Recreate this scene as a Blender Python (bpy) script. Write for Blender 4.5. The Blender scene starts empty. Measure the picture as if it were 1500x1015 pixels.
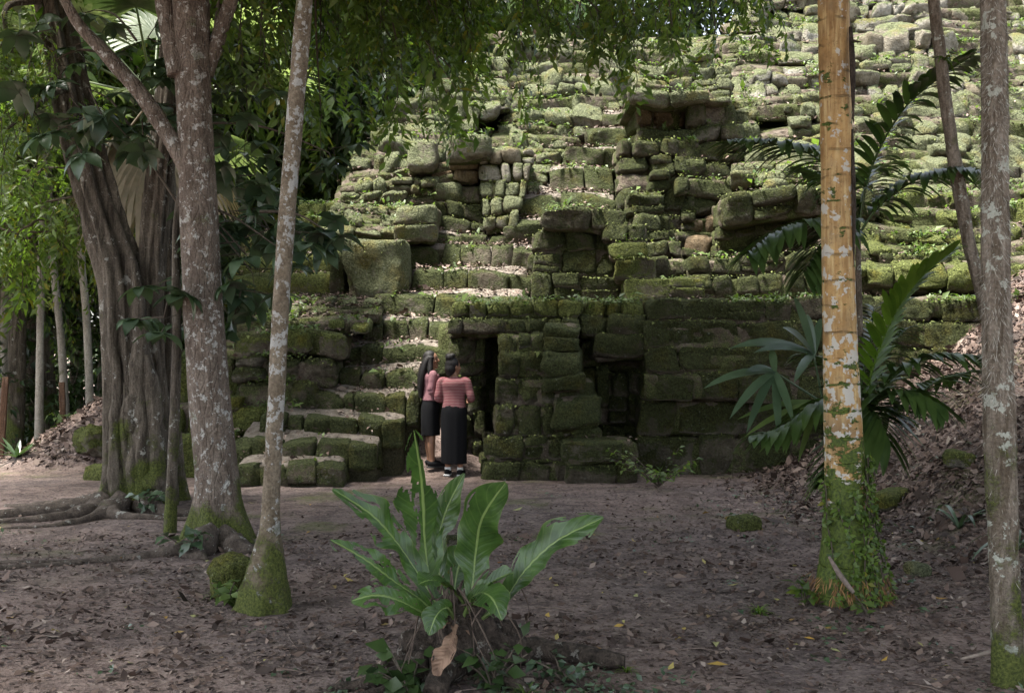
import bpy, bmesh, math, random
import numpy as np
from mathutils import Vector, Matrix
random.seed(7); RNG = np.random.default_rng(7)
SC = bpy.context.scene
COL = SC.collection
# ---------------------------------------------------------------- camera, sky, sun, exposure
CAM_H = 1.75; FPX = 1600.0; HORIZON = 500.0
cd = bpy.data.cameras.new('camera'); cam = bpy.data.objects.new('camera', cd); COL.objects.link(cam)
cam.location = (0, 0, CAM_H); cam.rotation_euler = (math.radians(90), 0, 0)
cd.sensor_fit = 'HORIZONTAL'; cd.sensor_width = 36.0; cd.lens = 36.0 * FPX / 1500.0
cd.shift_y = (HORIZON - 507.5) / 1500.0
cd.clip_start = 0.05; cd.clip_end = 1000
SC.camera = cam
SUN_EL = math.radians(70); SUN_AZ = math.radians(-112)     # azimuth from +Y towards +X: soft light from high on the left, a little behind the viewer
wd = bpy.data.worlds.new('World'); SC.world = wd; wd.use_nodes = True
nt = wd.node_tree; bg = nt.nodes['Background']
sky = nt.nodes.new('ShaderNodeTexSky'); sky.sky_type = 'NISHITA'; sky.sun_disc = False
sky.sun_elevation = SUN_EL; sky.sun_rotation = SUN_AZ; sky.air_density = 1.0; sky.dust_density = 3.0; sky.ozone_density = 1.0
hs = nt.nodes.new('ShaderNodeHueSaturation'); hs.inputs['Saturation'].default_value = 0.45
nt.links.new(sky.outputs[0], hs.inputs['Color']); nt.links.new(hs.outputs[0], bg.inputs['Color'])
bg.inputs['Strength'].default_value = 0.15
sd = bpy.data.lights.new('sun', 'SUN'); sd.energy = 5.0; sd.angle = math.radians(10); sd.color = (1.0, 0.96, 0.88)
sun = bpy.data.objects.new('sun', sd); COL.objects.link(sun)
sdir = Vector((math.sin(SUN_AZ) * math.cos(SUN_EL), math.cos(SUN_AZ) * math.cos(SUN_EL), math.sin(SUN_EL)))
sun.rotation_euler = sdir.to_track_quat('Z', 'Y').to_euler(); sun.location = sdir * 60
SC.view_settings.view_transform = 'Standard'; SC.view_settings.look = 'None'
SC.view_settings.gamma = 1.0; SC.view_settings.use_curve_mapping = False
SC.view_settings.exposure = 2.15
SC.render.engine = 'CYCLES'
cy = SC.cycles
cy.use_denoising = True; cy.max_bounces = 6; cy.diffuse_bounces = 3; cy.glossy_bounces = 2; cy.transmission_bounces = 3
cy.transparent_max_bounces = 4; cy.caustics_reflective = False; cy.caustics_refractive = False
# ---------------------------------------------------------------- helpers
def at(px, py, Y):
    """point at distance Y in front of the viewpoint, from sizes measured on the photograph"""
    return np.array([(px - 750.0) / FPX * Y, Y, CAM_H - (py - HORIZON) / FPX * Y])

def _hash(ix, iy, iz):
    h = (ix * 374761393 + iy * 668265263 + iz * 2147483647 + 1274126177) & 0xFFFFFFFF
    h = ((h ^ (h >> 13)) * 1274126177) & 0xFFFFFFFF
    h = ((h ^ (h >> 16)) * 2246822519) & 0xFFFFFFFF
    return ((h ^ (h >> 15)) & 0xFFFFFF) / float(0x7FFFFF) - 1.0
def vnoise(p):
    p = np.asarray(p, float); i = np.floor(p).astype(np.int64); f = p - i; u = f * f * (3 - 2 * f)
    x, y, z = i[..., 0], i[..., 1], i[..., 2]; a, b, c = u[..., 0], u[..., 1], u[..., 2]
    def L(s, t, w): return s + (t - s) * w
    return L(L(L(_hash(x, y, z), _hash(x + 1, y, z), a), L(_hash(x, y + 1, z), _hash(x + 1, y + 1, z), a), b),
             L(L(_hash(x, y, z + 1), _hash(x + 1, y, z + 1), a), L(_hash(x, y + 1, z + 1), _hash(x + 1, y + 1, z + 1), a), b), c)
def fbm(p, octv=3, gain=0.5):
    p = np.asarray(p, float); s = 0; a = 1.0; n = 0
    for k in range(octv):
        s = s + a * vnoise(p * (2.03 ** k) + 17.3 * k); n += a; a *= gain
    return s / n
def sstep(a, b, x):
    t = np.clip((x - a) / (b - a), 0, 1); return t * t * (3 - 2 * t)

class Geo:
    """collects vertices and faces (tris or quads), then links them as one mesh object"""
    def __init__(s): s.V = []; s.Q = []; s.T = []; s.QM = []; s.TM = []; s.n = 0; s.attr = {}
    def add(s, V, Q=None, T=None, mi=0):
        V = np.asarray(V, float).reshape(-1, 3)
        if Q is not None and len(Q): Q = np.asarray(Q, np.int64); s.Q.append(Q + s.n); s.QM.append(np.full(len(Q), mi, np.int32))
        if T is not None and len(T): T = np.asarray(T, np.int64); s.T.append(T + s.n); s.TM.append(np.full(len(T), mi, np.int32))
        s.V.append(V); s.n += len(V); return s
    def mesh(s, name, mats, smooth=True, offset=None):
        me = bpy.data.meshes.new(name)
        V = np.concatenate(s.V) if s.V else np.zeros((0, 3))
        if offset is not None: V = V - np.asarray(offset)
        Q = np.concatenate(s.Q) if s.Q else np.zeros((0, 4), np.int64)
        T = np.concatenate(s.T) if s.T else np.zeros((0, 3), np.int64)
        me.vertices.add(len(V)); me.vertices.foreach_set('co', V.astype(np.float32).ravel())
        nl = Q.size + T.size; me.loops.add(nl)
        me.loops.foreach_set('vertex_index', np.concatenate([Q.ravel(), T.ravel()]).astype(np.int32))
        npoly = len(Q) + len(T); me.polygons.add(npoly)
        st = np.concatenate([np.arange(len(Q)) * 4, Q.size + np.arange(len(T)) * 3]).astype(np.int32)
        me.polygons.foreach_set('loop_start', st)
        mi = np.concatenate([np.concatenate(s.QM) if s.QM else np.zeros(0, np.int32), np.concatenate(s.TM) if s.TM else np.zeros(0, np.int32)])
        if not isinstance(mats, (list, tuple)): mats = [mats]
        for m in mats: me.materials.append(m)
        me.polygons.foreach_set('material_index', mi.astype(np.int32))
        me.update(calc_edges=True)
        if smooth: me.shade_smooth()
        for k, v in s.attr.items():
            a = me.attributes.new(k, 'FLOAT', 'POINT'); a.data.foreach_set('value', np.concatenate(v).astype(np.float32))
        return me
    def obj(s, name, mats, parent=None, smooth=True, origin=None):
        me = s.mesh(name, mats, smooth, origin)
        o = bpy.data.objects.new(name, me); COL.objects.link(o)
        if origin is not None:
            o.location = Vector(origin) - (world_loc(parent) if parent else Vector((0, 0, 0)))
        elif parent: o.location = -world_loc(parent)
        if parent: o.parent = parent
        return o
def world_loc(o):
    v = Vector((0, 0, 0))
    while o is not None: v = v + o.location; o = o.parent
    return v
def tag(o, label=None, cat=None, group=None, kind=None):
    if label: o['label'] = label
    if cat: o['category'] = cat
    if group: o['group'] = group
    if kind: o['kind'] = kind
    return o
def thing(name, loc, label, cat, group=None):
    o = bpy.data.objects.new(name, None); COL.objects.link(o); o.location = Vector(loc); o.empty_display_size = 0.2
    return tag(o, label, cat, group)
def unit(v): 
    v = np.asarray(v, float); return v / np.maximum(np.linalg.norm(v, axis=-1, keepdims=True), 1e-9)
def catmull(P, n):
    P = np.asarray(P, float); m = len(P)
    if m == 2: return P[0] + (P[1] - P[0]) * np.linspace(0, 1, n)[:, None]
    t = np.linspace(0, m - 1, n); i = np.clip(np.floor(t).astype(int), 0, m - 2); f = (t - i)[:, None]
    g = lambda k: P[np.clip(k, 0, m - 1)]
    a, b, c, d = g(i - 1), g(i), g(i + 1), g(i + 2)
    return 0.5 * (2 * b + (c - a) * f + (2 * a - 5 * b + 4 * c - d) * f ** 2 + (3 * b - a - 3 * c + d) * f ** 3)
def tube(P, R, n=40, seg=14, rfun=None, capped=True, jit=0.0, jf=3.0):
    """tapered tube along a curve; rfun(theta, s, pos) multiplies the radius"""
    C = catmull(np.column_stack([np.asarray(P, float), np.asarray(R, float)]), n); c = C[:, :3]; r = C[:, 3]
    t = unit(np.gradient(c, axis=0)); up = np.array([0, 1.0, 0]) if abs(t[:, 2]).mean() > 0.7 else np.array([0, 0, 1.0])
    x = unit(np.cross(t, up)); y = np.cross(t, x)
    th = np.linspace(0, 2 * np.pi, seg, endpoint=False)
    d = np.cos(th)[None, :, None] * x[:, None] + np.sin(th)[None, :, None] * y[:, None]
    rr = np.repeat(r[:, None], seg, 1)
    if rfun is not None: rr = rr * rfun(np.repeat(th[None], n, 0), np.repeat(np.linspace(0, 1, n)[:, None], seg, 1), c[:, None] + d * rr[..., None])
    if jit: rr = rr * (1 + jit * fbm((c[:, None] + d * rr[..., None]) * jf, 3))
    V = (c[:, None] + d * rr[..., None]).reshape(-1, 3)
    a = (np.arange(n - 1)[:, None] * seg + np.arange(seg)[None]).ravel(); b = (np.arange(n - 1)[:, None] * seg + (np.arange(seg)[None] + 1) % seg).ravel()
    Q = np.column_stack([a, b, b + seg, a + seg])
    T = []
    if capped:
        V = np.vstack([V, c[0], c[-1]]); k = n * seg
        i = np.arange(seg); j = (i + 1) % seg
        T = np.vstack([np.column_stack([j, i, np.full(seg, k)]), np.column_stack([i + (n - 1) * seg, j + (n - 1) * seg, np.full(seg, k + 1)])])
    return V, Q, T
# ---------------------------------------------------------------- materials
class NT:
    def __init__(s, name):
        s.m = bpy.data.materials.new(name); s.m.use_nodes = True; s.t = s.m.node_tree
        s.b = s.t.nodes['Principled BSDF']; s.out = s.t.nodes['Material Output']
        s.geo = s.t.nodes.new('ShaderNodeNewGeometry'); s.pos = s.geo.outputs['Position']
        s.m.diffuse_color = (0.3, 0.3, 0.3, 1)
    def link(s, a, b):
        s.t.links.new(a, b)
    def _in(s, sock, v):
        if hasattr(v, 'is_output'): s.link(v, sock)
        elif isinstance(v, (tuple, list)) and len(v) == 3 and sock.type == 'RGBA': sock.default_value = (*v, 1)
        else: sock.default_value = v
    def noise(s, scale, detail=3, rough=0.55, vec=None, dist=0.0):
        n = s.t.nodes.new('ShaderNodeTexNoise'); n.inputs['Scale'].default_value = scale; n.inputs['Detail'].default_value = detail
        n.inputs['Roughness'].default_value = rough; n.inputs['Distortion'].default_value = dist
        s.link(vec if vec is not None else s.pos, n.inputs['Vector']); return n.outputs[0]
    def vor(s, scale, vec=None, feat='F1', out='Distance'):
        n = s.t.nodes.new('ShaderNodeTexVoronoi'); n.feature = feat; n.inputs['Scale'].default_value = scale
        s.link(vec if vec is not None else s.pos, n.inputs['Vector']); return n.outputs[out]
    def mapping(s, scale, vec=None):
        n = s.t.nodes.new('ShaderNodeMapping'); n.inputs['Scale'].default_value = scale
        s.link(vec if vec is not None else s.pos, n.inputs['Vector']); return n.outputs[0]
    def ramp(s, fac, stops):
        n = s.t.nodes.new('ShaderNodeValToRGB'); e = n.color_ramp.elements
        while len(e) < len(stops): e.new(0.5)
        for k, (p, c) in enumerate(stops):
            e[k].position = p; e[k].color = (*c, 1) if isinstance(c, (tuple, list)) else (c, c, c, 1)
        s._in(n.inputs[0], fac); return n.outputs[0]
    def mix(s, fac, a, b, mode='MIX'):
        n = s.t.nodes.new('ShaderNodeMix'); n.data_type = 'RGBA'; n.blend_type = mode
        s._in(n.inputs[0], fac); s._in(n.inputs[6], a); s._in(n.inputs[7], b); return n.outputs[2]
    def math(s, op, a, b=0.0, c=0.0):
        n = s.t.nodes.new('ShaderNodeMath'); n.operation = op
        s._in(n.inputs[0], a); s._in(n.inputs[1], b); s._in(n.inputs[2], c); return n.outputs[0]
    def step(s, x, a, b):
        n = s.t.nodes.new('ShaderNodeMapRange'); n.interpolation_type = 'SMOOTHSTEP'
        s._in(n.inputs[0], x); n.inputs[1].default_value = a; n.inputs[2].default_value = b; return n.outputs[0]
    def sep(s, v):
        n = s.t.nodes.new('ShaderNodeSeparateXYZ'); s.link(v, n.inputs[0]); return n.outputs
    def attr(s, name):
        n = s.t.nodes.new('ShaderNodeAttribute'); n.attribute_name = name; return n.outputs['Fac']
    def island(s): return s.geo.outputs['Random Per Island']
    def bump(s, h, strength=0.5, dist=0.02, prev=None):
        n = s.t.nodes.new('ShaderNodeBump'); n.inputs['Strength'].default_value = strength; n.inputs['Distance'].default_value = dist
        s._in(n.inputs['Height'], h)
        if prev is not None: s.link(prev, n.inputs['Normal'])
        return n.outputs[0]
    def done(s, color, rough=0.8, normal=None, spec=0.3, sheen=None):
        s._in(s.b.inputs['Base Color'], color); s._in(s.b.inputs['Roughness'], rough)
        s.b.inputs['Specular IOR Level'].default_value = spec
        if normal is not None: s.link(normal, s.b.inputs['Normal'])
        return s.m

def m_stone(name, bias, lichen, mossA, mossB, stA=(0.13, 0.115, 0.09), stB=(0.30, 0.28, 0.235), nzw=0.55):
    k = NT(name)
    n1 = k.noise(0.9, 4, 0.6); n2 = k.noise(5.0, 5, 0.65); n3 = k.noise(38, 3, 0.7); n4 = k.noise(130, 2, 0.7)
    isl = k.island()
    st = k.mix(k.step(n2, 0.35, 0.68), stA, stB)
    st = k.mix(k.step(isl, 0.0, 1.0), st, k.mix(1.0, st, (0.66, 0.60, 0.50), 'MULTIPLY'))
    lic = k.step(k.noise(16, 4, 0.75), 0.60, 0.66)
    lic = k.math('MULTIPLY', lic, k.math('MULTIPLY', k.step(n1, 0.42, 0.62), lichen))
    st = k.mix(lic, st, (0.47, 0.47, 0.43))
    streak = k.step(k.noise(1.0, 3, 0.6, k.mapping((22, 22, 1.6))), 0.52, 0.7)     # water streaks run down the faces
    st = k.mix(k.math('MULTIPLY', streak, 0.45), st, (0.06, 0.055, 0.042))
    ms = k.mix(k.step(n3, 0.3, 0.7), mossA, mossB)
    ms = k.mix(k.step(n4, 0.35, 0.65), k.mix(1.0, ms, (0.45, 0.45, 0.45), 'MULTIPLY'), ms)
    ms = k.mix(k.step(k.noise(2.6, 3), 0.5, 0.72), ms, k.mix(1.0, ms, (1.2, 1.0, 0.7), 'MULTIPLY'))
    nz = k.sep(k.geo.outputs['Normal'])[2]
    f = k.math('MULTIPLY_ADD', nz, nzw, bias)
    f = k.math('ADD', f, k.math('MULTIPLY', n1, 1.5)); f = k.math('ADD', f, k.math('MULTIPLY', n2, 1.2)); f = k.math('ADD', f, k.math('MULTIPLY', n3, 0.6))
    f = k.step(f, 1.55, 1.82)
    c = k.mix(f, st, ms)
    crust = k.math('MULTIPLY', k.step(k.noise(21, 5, 0.8), 0.6, 0.66), k.math('MULTIPLY', k.step(k.noise(1.7, 3), 0.45, 0.6), lichen))
    c = k.mix(k.math('MULTIPLY', crust, 0.8), c, (0.42, 0.43, 0.37))
    h = k.math('ADD', k.math('MULTIPLY', n3, 1.0), k.math('MULTIPLY', n4, 0.5)); h = k.math('ADD', h, k.math('MULTIPLY', k.noise(11, 4, 0.7), 2.2))
    return k.done(c, 0.92, k.bump(h, 1.0, 0.055), 0.15)
def m_bark(name, c1, c2, lic=0.4, liccol=(0.42, 0.42, 0.38), moss=0.2, base_z=None, scale=(14, 14, 3), bump=0.8, licscale=11.0, licthr=0.6, crack=False, low=0.26):
    k = NT(name)
    v = k.mapping(scale); n = k.noise(1.0, 5, 0.7, v, 0.4); n2 = k.noise(3.0, 4, 0.6); f = k.noise(60, 3, 0.7)
    c = k.mix(k.step(n, 0.3, 0.7), c1, c2)
    c = k.mix(k.step(f, 0.3, 0.75), k.mix(1.0, c, (0.55, 0.55, 0.55), 'MULTIPLY'), c)
    l = k.step(k.noise(licscale, 4, 0.75), licthr, licthr + 0.04); l = k.math('MULTIPLY', l, lic)
    c = k.mix(l, c, liccol)
    m = k.math('ADD', k.math('MULTIPLY', n2, 1.1), moss - 0.5)
    if base_z is not None:
        z = k.sep(k.pos)[2]; m = k.math('ADD', m, k.math('MULTIPLY', k.math('SUBTRACT', 1.0, k.step(z, base_z[0], base_z[1])), low))
    m = k.step(k.math('ADD', m, k.math('MULTIPLY', f, 0.25)), 0.36, 0.52)
    ms = k.mix(k.step(f, 0.3, 0.7), (0.028, 0.036, 0.010), (0.10, 0.115, 0.028))
    c = k.mix(m, c, ms)
    h = k.math('ADD', k.math('MULTIPLY', n, 1.5), k.math('MULTIPLY', f, 0.5))
    h = k.math('ADD', h, k.math('MULTIPLY', m, 0.4))
    if crack: h = k.math('ADD', h, k.math('MULTIPLY', k.step(k.vor(1.0, k.mapping((20, 20, 7)), 'DISTANCE_TO_EDGE'), 0.0, 0.16), 0.45))
    return k.done(c, 0.88, k.bump(h, bump, 0.025), 0.2)
def m_leaf(name, c1, c2, rough=0.42, trans=0.48, c3=None, spec=0.45):
    k = NT(name); i = k.island()
    st = [(0.0, c1), (0.75, c2)]
    if c3: st = [(0.0, c1), (0.6, c2), (0.93, c2), (0.97, c3)]
    c = k.ramp(i, st)
    c = k.mix(k.step(k.noise(7, 2), 0.3, 0.7), k.mix(1.0, c, (0.72, 0.76, 0.7), 'MULTIPLY'), c)
    k.done(c, rough, None, spec)
    tr = k.t.nodes.new('ShaderNodeBsdfTranslucent'); k.link(k.mix(1.0, c, (1.35, 1.5, 0.7), 'MULTIPLY'), tr.inputs[0])
    mx = k.t.nodes.new('ShaderNodeMixShader'); mx.inputs[0].default_value = trans
    k.link(k.b.outputs[0], mx.inputs[1]); k.link(tr.outputs[0], mx.inputs[2]); k.link(mx.outputs[0], k.out.inputs[0])
    return k.m
def m_plain(name, c, rough=0.7, nscale=30, var=0.25, spec=0.3):
    k = NT(name); n = k.noise(nscale, 3)
    cc = k.mix(k.step(n, 0.3, 0.7), tuple(x * (1 - var) for x in c), tuple(min(1, x * (1 + var)) for x in c))
    return k.done(cc, rough, k.bump(n, 0.3, 0.01), spec)

M = {}
M['shaded_stone'] = m_stone('mossy_limestone_shaded', 0.14, 0.5, (0.026, 0.031, 0.011), (0.085, 0.098, 0.034), (0.085, 0.075, 0.057), (0.22, 0.20, 0.165))  # darker copy for lower walls and recesses: shade put into the colour
M['stone'] = m_stone('mossy_limestone_lit', 0.2, 1.0, (0.085, 0.093, 0.048), (0.25, 0.27, 0.15), (0.15, 0.135, 0.11), (0.36, 0.345, 0.30))  # lighter copy for the upper ruin: brighter light put into moss and stone colour
M['moss_stone'] = m_stone('thick_moss_limestone', 0.3, 0.4, (0.055, 0.066, 0.018), (0.19, 0.215, 0.062))
M['pale_stone'] = m_stone('pale_lichen_limestone', -0.05, 1.0, (0.09, 0.10, 0.05), (0.27, 0.295, 0.155), (0.24, 0.22, 0.18), (0.46, 0.44, 0.39))  # pale lichened stone; upper light also put into the moss colour
M['step_stone'] = m_stone('worn_step_limestone', 0.2, 0.6, (0.034, 0.041, 0.015), (0.105, 0.122, 0.046), (0.12, 0.105, 0.082), (0.26, 0.24, 0.20), nzw=0.25)
M['brown_stone'] = m_stone('bare_brown_limestone', -0.62, 0.5, (0.045, 0.06, 0.014), (0.15, 0.18, 0.05), (0.12, 0.088, 0.055), (0.30, 0.235, 0.16))
def m_soil(name, moss, ca=(0.075, 0.058, 0.044), cb=(0.20, 0.165, 0.135), dusty=False):
    k = NT(name); n1 = k.noise(1.6, 4); n2 = k.noise(9, 4, 0.7); n3 = k.noise(55, 3, 0.7)
    c = k.mix(k.step(n2, 0.3, 0.7), ca, cb)
    c = k.mix(k.step(n3, 0.55, 0.7), c, tuple(min(1, 1.15 * q) for q in cb))
    ms = k.mix(k.step(n3, 0.3, 0.7), (0.035, 0.042, 0.015), (0.13, 0.145, 0.06))
    ms = k.mix(k.step(n2, 0.35, 0.65), k.mix(1.0, ms, (0.6, 0.58, 0.55), 'MULTIPLY'), ms)
    f = k.step(k.math('ADD', k.math('ADD', n1, k.math('MULTIPLY', n2, 0.6)), moss), 0.78, 0.98)
    c = k.mix(f, c, ms)
    nz = k.sep(k.geo.outputs['Normal'])[2]
    if dusty: c = k.mix(k.step(k.math('ADD', nz, k.math('MULTIPLY', n2, 0.3)), 0.55, 0.95), k.mix(k.step(n3, 0.3, 0.7), (0.035, 0.034, 0.02), (0.09, 0.085, 0.05)), c)
    return k.done(c, 0.95, k.bump(k.math('ADD', k.math('MULTIPLY', n2, 1.6), k.math('MULTIPLY', n3, 0.8)), 1.0, 0.06), 0.1)
M['soil'] = m_soil('soil_with_moss', 0.12); M['tread_soil'] = m_soil('trodden_step_soil', -0.34, (0.12, 0.10, 0.08), (0.28, 0.24, 0.205), True)
def m_ground():
    k = NT('forest_floor_dirt'); n1 = k.noise(0.5, 4); n2 = k.noise(4, 5, 0.7); n3 = k.noise(45, 4, 0.75); n4 = k.noise(170, 2, 0.7)
    c = k.mix(k.step(n2, 0.3, 0.7), (0.084, 0.062, 0.057), (0.195, 0.153, 0.141))
    c = k.mix(k.step(n1, 0.35, 0.65), c, k.mix(1.0, c, (1.3, 1.22, 1.14), 'MULTIPLY'))
    c = k.mix(k.step(n3, 0.5, 0.66), c, k.mix(1.0, c, (0.45, 0.42, 0.40), 'MULTIPLY'))
    v = k.vor(38, out='Color'); vs = k.sep(v)
    c = k.mix(k.math('MULTIPLY', k.step(vs[0], 0.8, 0.9), 0.7), c, (0.23, 0.18, 0.155))
    c = k.mix(k.math('MULTIPLY', k.step(vs[1], 0.85, 0.93), 0.7), c, (0.035, 0.026, 0.022))
    g = k.step(k.math('ADD', k.noise(0.8, 4, 0.6), k.math('MULTIPLY', n3, 0.25)), 0.66, 0.80)
    y = k.sep(k.pos)[1]; g = k.math('MULTIPLY', g, k.step(y, 7.0, 11.0))
    c = k.mix(k.math('MULTIPLY', g, 0.6), c, (0.10, 0.115, 0.03))
    c = k.mix(k.math('MULTIPLY', k.step(k.noise(1.3, 5, 0.65), 0.52, 0.66), 0.45), c, (0.055, 0.04, 0.034))
    h = k.math('ADD', n3, k.math('MULTIPLY', n4, 0.5)); h = k.math('ADD', h, k.math('MULTIPLY', k.vor(38), 0.8)); h = k.math('ADD', h, k.math('MULTIPLY', n2, 1.5))
    return k.done(c, 0.9, k.bump(h, 0.8, 0.02), 0.2)
M['ground'] = m_ground()
def m_litter(name, stops, rough=0.75):
    k = NT(name); c = k.ramp(k.island(), stops)
    return k.done(c, rough, None, 0.3)
M['litter'] = m_litter('dead_leaves', [(0.0, (0.026, 0.017, 0.013)), (0.4, (0.06, 0.038, 0.029)), (0.75, (0.12, 0.08, 0.063)), (0.94, (0.185, 0.135, 0.11)), (0.99, (0.27, 0.22, 0.185))])
M['litter_yellow'] = m_litter('yellow_leaves', [(0.0, (0.30, 0.17, 0.03)), (0.4, (0.33, 0.25, 0.07)), (0.7, (0.26, 0.26, 0.11)), (1.0, (0.20, 0.08, 0.03))])
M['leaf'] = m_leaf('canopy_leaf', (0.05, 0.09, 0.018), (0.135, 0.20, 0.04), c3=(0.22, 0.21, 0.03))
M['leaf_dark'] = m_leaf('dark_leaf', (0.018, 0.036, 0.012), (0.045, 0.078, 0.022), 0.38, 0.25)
M['leaf_blue'] = m_leaf('blue_green_leaf', (0.038, 0.066, 0.038), (0.078, 0.118, 0.064), 0.33, 0.22, spec=0.5)
M['leaf_bright'] = m_leaf('young_leaf', (0.05, 0.085, 0.02), (0.12, 0.17, 0.045), 0.5, 0.35)
M['palm_leaf'] = m_leaf('palm_frond', (0.030, 0.058, 0.016), (0.065, 0.105, 0.026), 0.36, 0.28)
M['palm_bright'] = m_leaf('young_palm_frond', (0.09, 0.16, 0.02), (0.14, 0.22, 0.03), 0.4, 0.4)
M['fan_leaf'] = m_leaf('fan_palm_leaf', (0.10, 0.14, 0.07), (0.20, 0.23, 0.14), 0.4, 0.4)
M['dead_palm'] = m_leaf('dead_palm_leaf', (0.13, 0.10, 0.07), (0.25, 0.20, 0.15), 0.7, 0.2)
M['twig'] = m_plain('twig_bark', (0.075, 0.06, 0.045), 0.9)
M['bark_furrow'] = m_bark('furrowed_brown_bark', (0.045, 0.036, 0.027), (0.20, 0.168, 0.132), 0.55, moss=0.03, base_z=(0.0, 1.9), scale=(16, 16, 2.2), bump=1.0, licscale=7)
M['bark_grey'] = m_bark('lichened_grey_bark', (0.12, 0.09, 0.07), (0.26, 0.21, 0.17), 0.85, (0.40, 0.39, 0.36), moss=0.08, base_z=(0.0, 1.0), scale=(11, 11, 4), bump=0.9, licscale=12, licthr=0.56, crack=True)
M['root'] = m_bark('surface_root_bark', (0.05, 0.038, 0.03), (0.15, 0.12, 0.098), 0.4, moss=0.03, scale=(7, 7, 7), bump=1.0)
M['bark_thin'] = m_bark('thin_scaly_bark', (0.14, 0.105, 0.07), (0.27, 0.22, 0.16), 0.75, (0.40, 0.40, 0.38), moss=0.0, base_z=(0.12, 0.75), scale=(12, 12, 9), bump=0.9, licscale=9, licthr=0.55, low=0.42)
M['bark_hairy'] = m_bark('hairy_bark', (0.10, 0.075, 0.05), (0.30, 0.25, 0.20), 0.8, (0.40, 0.42, 0.36), moss=0.06, base_z=(0.1, 2.2), scale=(20, 20, 4), bump=1.0, licscale=8, licthr=0.57)
M['bark_far'] = m_bark('pale_far_bark', (0.22, 0.195, 0.16), (0.42, 0.385, 0.33), 0.4, moss=0.0, scale=(8, 8, 3))
M['wood_rot'] = m_bark('rotting_wood', (0.02, 0.015, 0.011), (0.10, 0.076, 0.06), 0.5, (0.26, 0.24, 0.21), moss=0.02, scale=(18, 18, 6), bump=1.0)
M['post'] = m_bark('weathered_post_wood', (0.10, 0.055, 0.035), (0.19, 0.11, 0.07), 0.1, moss=0.0, scale=(22, 22, 2))
M['fibre'] = m_litter('bark_fibre', [(0.0, (0.14, 0.115, 0.085)), (0.6, (0.30, 0.27, 0.225)), (1.0, (0.42, 0.39, 0.34))])
M['orange_fibre'] = m_litter('orange_root_fibre', [(0.0, (0.08, 0.04, 0.018)), (0.6, (0.22, 0.105, 0.04)), (1.0, (0.30, 0.17, 0.075))])
def m_golden():
    k = NT('golden_ringed_palm_bark'); z = k.sep(k.pos)[2]
    n = k.noise(5, 4, 0.6); f = k.noise(50, 3, 0.7); v = k.noise(1.0, 4, 0.65, k.mapping((30, 30, 2.5)))
    c = k.mix(k.step(n, 0.3, 0.7), (0.21, 0.115, 0.042), (0.39, 0.235, 0.088))
    c = k.mix(k.step(v, 0.42, 0.75), c, (0.52, 0.38, 0.18))
    c = k.mix(k.math('MULTIPLY', k.step(f, 0.52, 0.7), 0.5), c, (0.13, 0.075, 0.03))
    # leaf-scar rings
    zz = k.math('ADD', k.math('DIVIDE', z, 0.175), k.math('MULTIPLY', k.noise(6, 2), 0.35))
    fr = k.math('FRACT', zz); ring = k.math('SUBTRACT', 1.0, k.step(k.math('ABSOLUTE', k.math('SUBTRACT', fr, 0.5)), 0.02, 0.07))
    ring = k.math('MULTIPLY', ring, k.step(k.noise(9, 2), 0.42, 0.55))
    c = k.mix(k.math('MULTIPLY', ring, 0.6), c, (0.10, 0.065, 0.03))
    c = k.mix(k.math('MULTIPLY', k.step(k.noise(2.2, 4, 0.7), 0.5, 0.68), 0.5), c, (0.16, 0.12, 0.075))
    # white crusts get denser down the stem, moss denser still
    low = k.math('SUBTRACT', 1.0, k.step(z, 0.8, 4.2)); low2 = k.math('SUBTRACT', 1.0, k.step(z, 0.0, 2.6))
    w = k.math('ADD', k.noise(13, 3, 0.6), k.math('MULTIPLY', low, 0.13)); w = k.step(w, 0.63, 0.67)
    c = k.mix(k.math('MULTIPLY', w, 0.85), c, (0.43, 0.42, 0.38))
    m = k.math('ADD', k.math('MULTIPLY', k.noise(6.5, 4, 0.7, k.mapping((1, 1, 1.6))), 1.0), k.math('MULTIPLY', low2, 0.22))
    m = k.math('ADD', m, k.math('MULTIPLY', ring, 0.10)); m = k.math('ADD', m, k.math('MULTIPLY', k.math('SUBTRACT', 1.0, k.step(z, 0.1, 0.95)), 0.3))
    m = k.step(m, 0.625, 0.67)
    c = k.mix(m, c, k.mix(k.step(f, 0.3, 0.7), (0.022, 0.035, 0.006), (0.085, 0.115, 0.015)))
    h = k.math('ADD', k.math('MULTIPLY', f, 0.4), k.math('MULTIPLY', ring, -1.0)); h = k.math('ADD', h, k.math('MULTIPLY', m, 1.2))
    return k.done(c, 0.7, k.bump(h, 0.7, 0.012), 0.3)
M['golden'] = m_golden()
# ---------------------------------------------------------------- ground
def gz(x, y, rough=True):
    x = np.asarray(x, float); y = np.asarray(y, float)
    xf = np.interp(y, [2, 5, 8, 9.5, 10.5, 13, 14.3, 18], [7.0, 5.2, 3.95, 3.55, 3.4, 3.25, 3.5, 3.6])
    d = x - xf
    z = 0.74 * 0.5 * (d + np.sqrt(d * d + 0.10)) * sstep(1.5, 5.0, y)
    z = np.minimum(z, 3.3 + 0.05 * z)
    z = z + 1.0 * sstep(-7.7, -5.6, x) * (1 - sstep(-1.5, 0.5, x)) * sstep(14.45, 16.2, y + 0.12 * (x + 6)) 
    z = z - 0.5 * (1 - sstep(-10.5, -7.5, x)) * sstep(15, 19, y)
    n = np.stack([x, y, 0 * x], -1)
    z = z + 0.05 * fbm(n * 0.6, 3) * (1 - 0.5 * sstep(9, 13, y))
    if rough: z = z + 0.018 * fbm(n * 3.1, 3)
    return z
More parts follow.
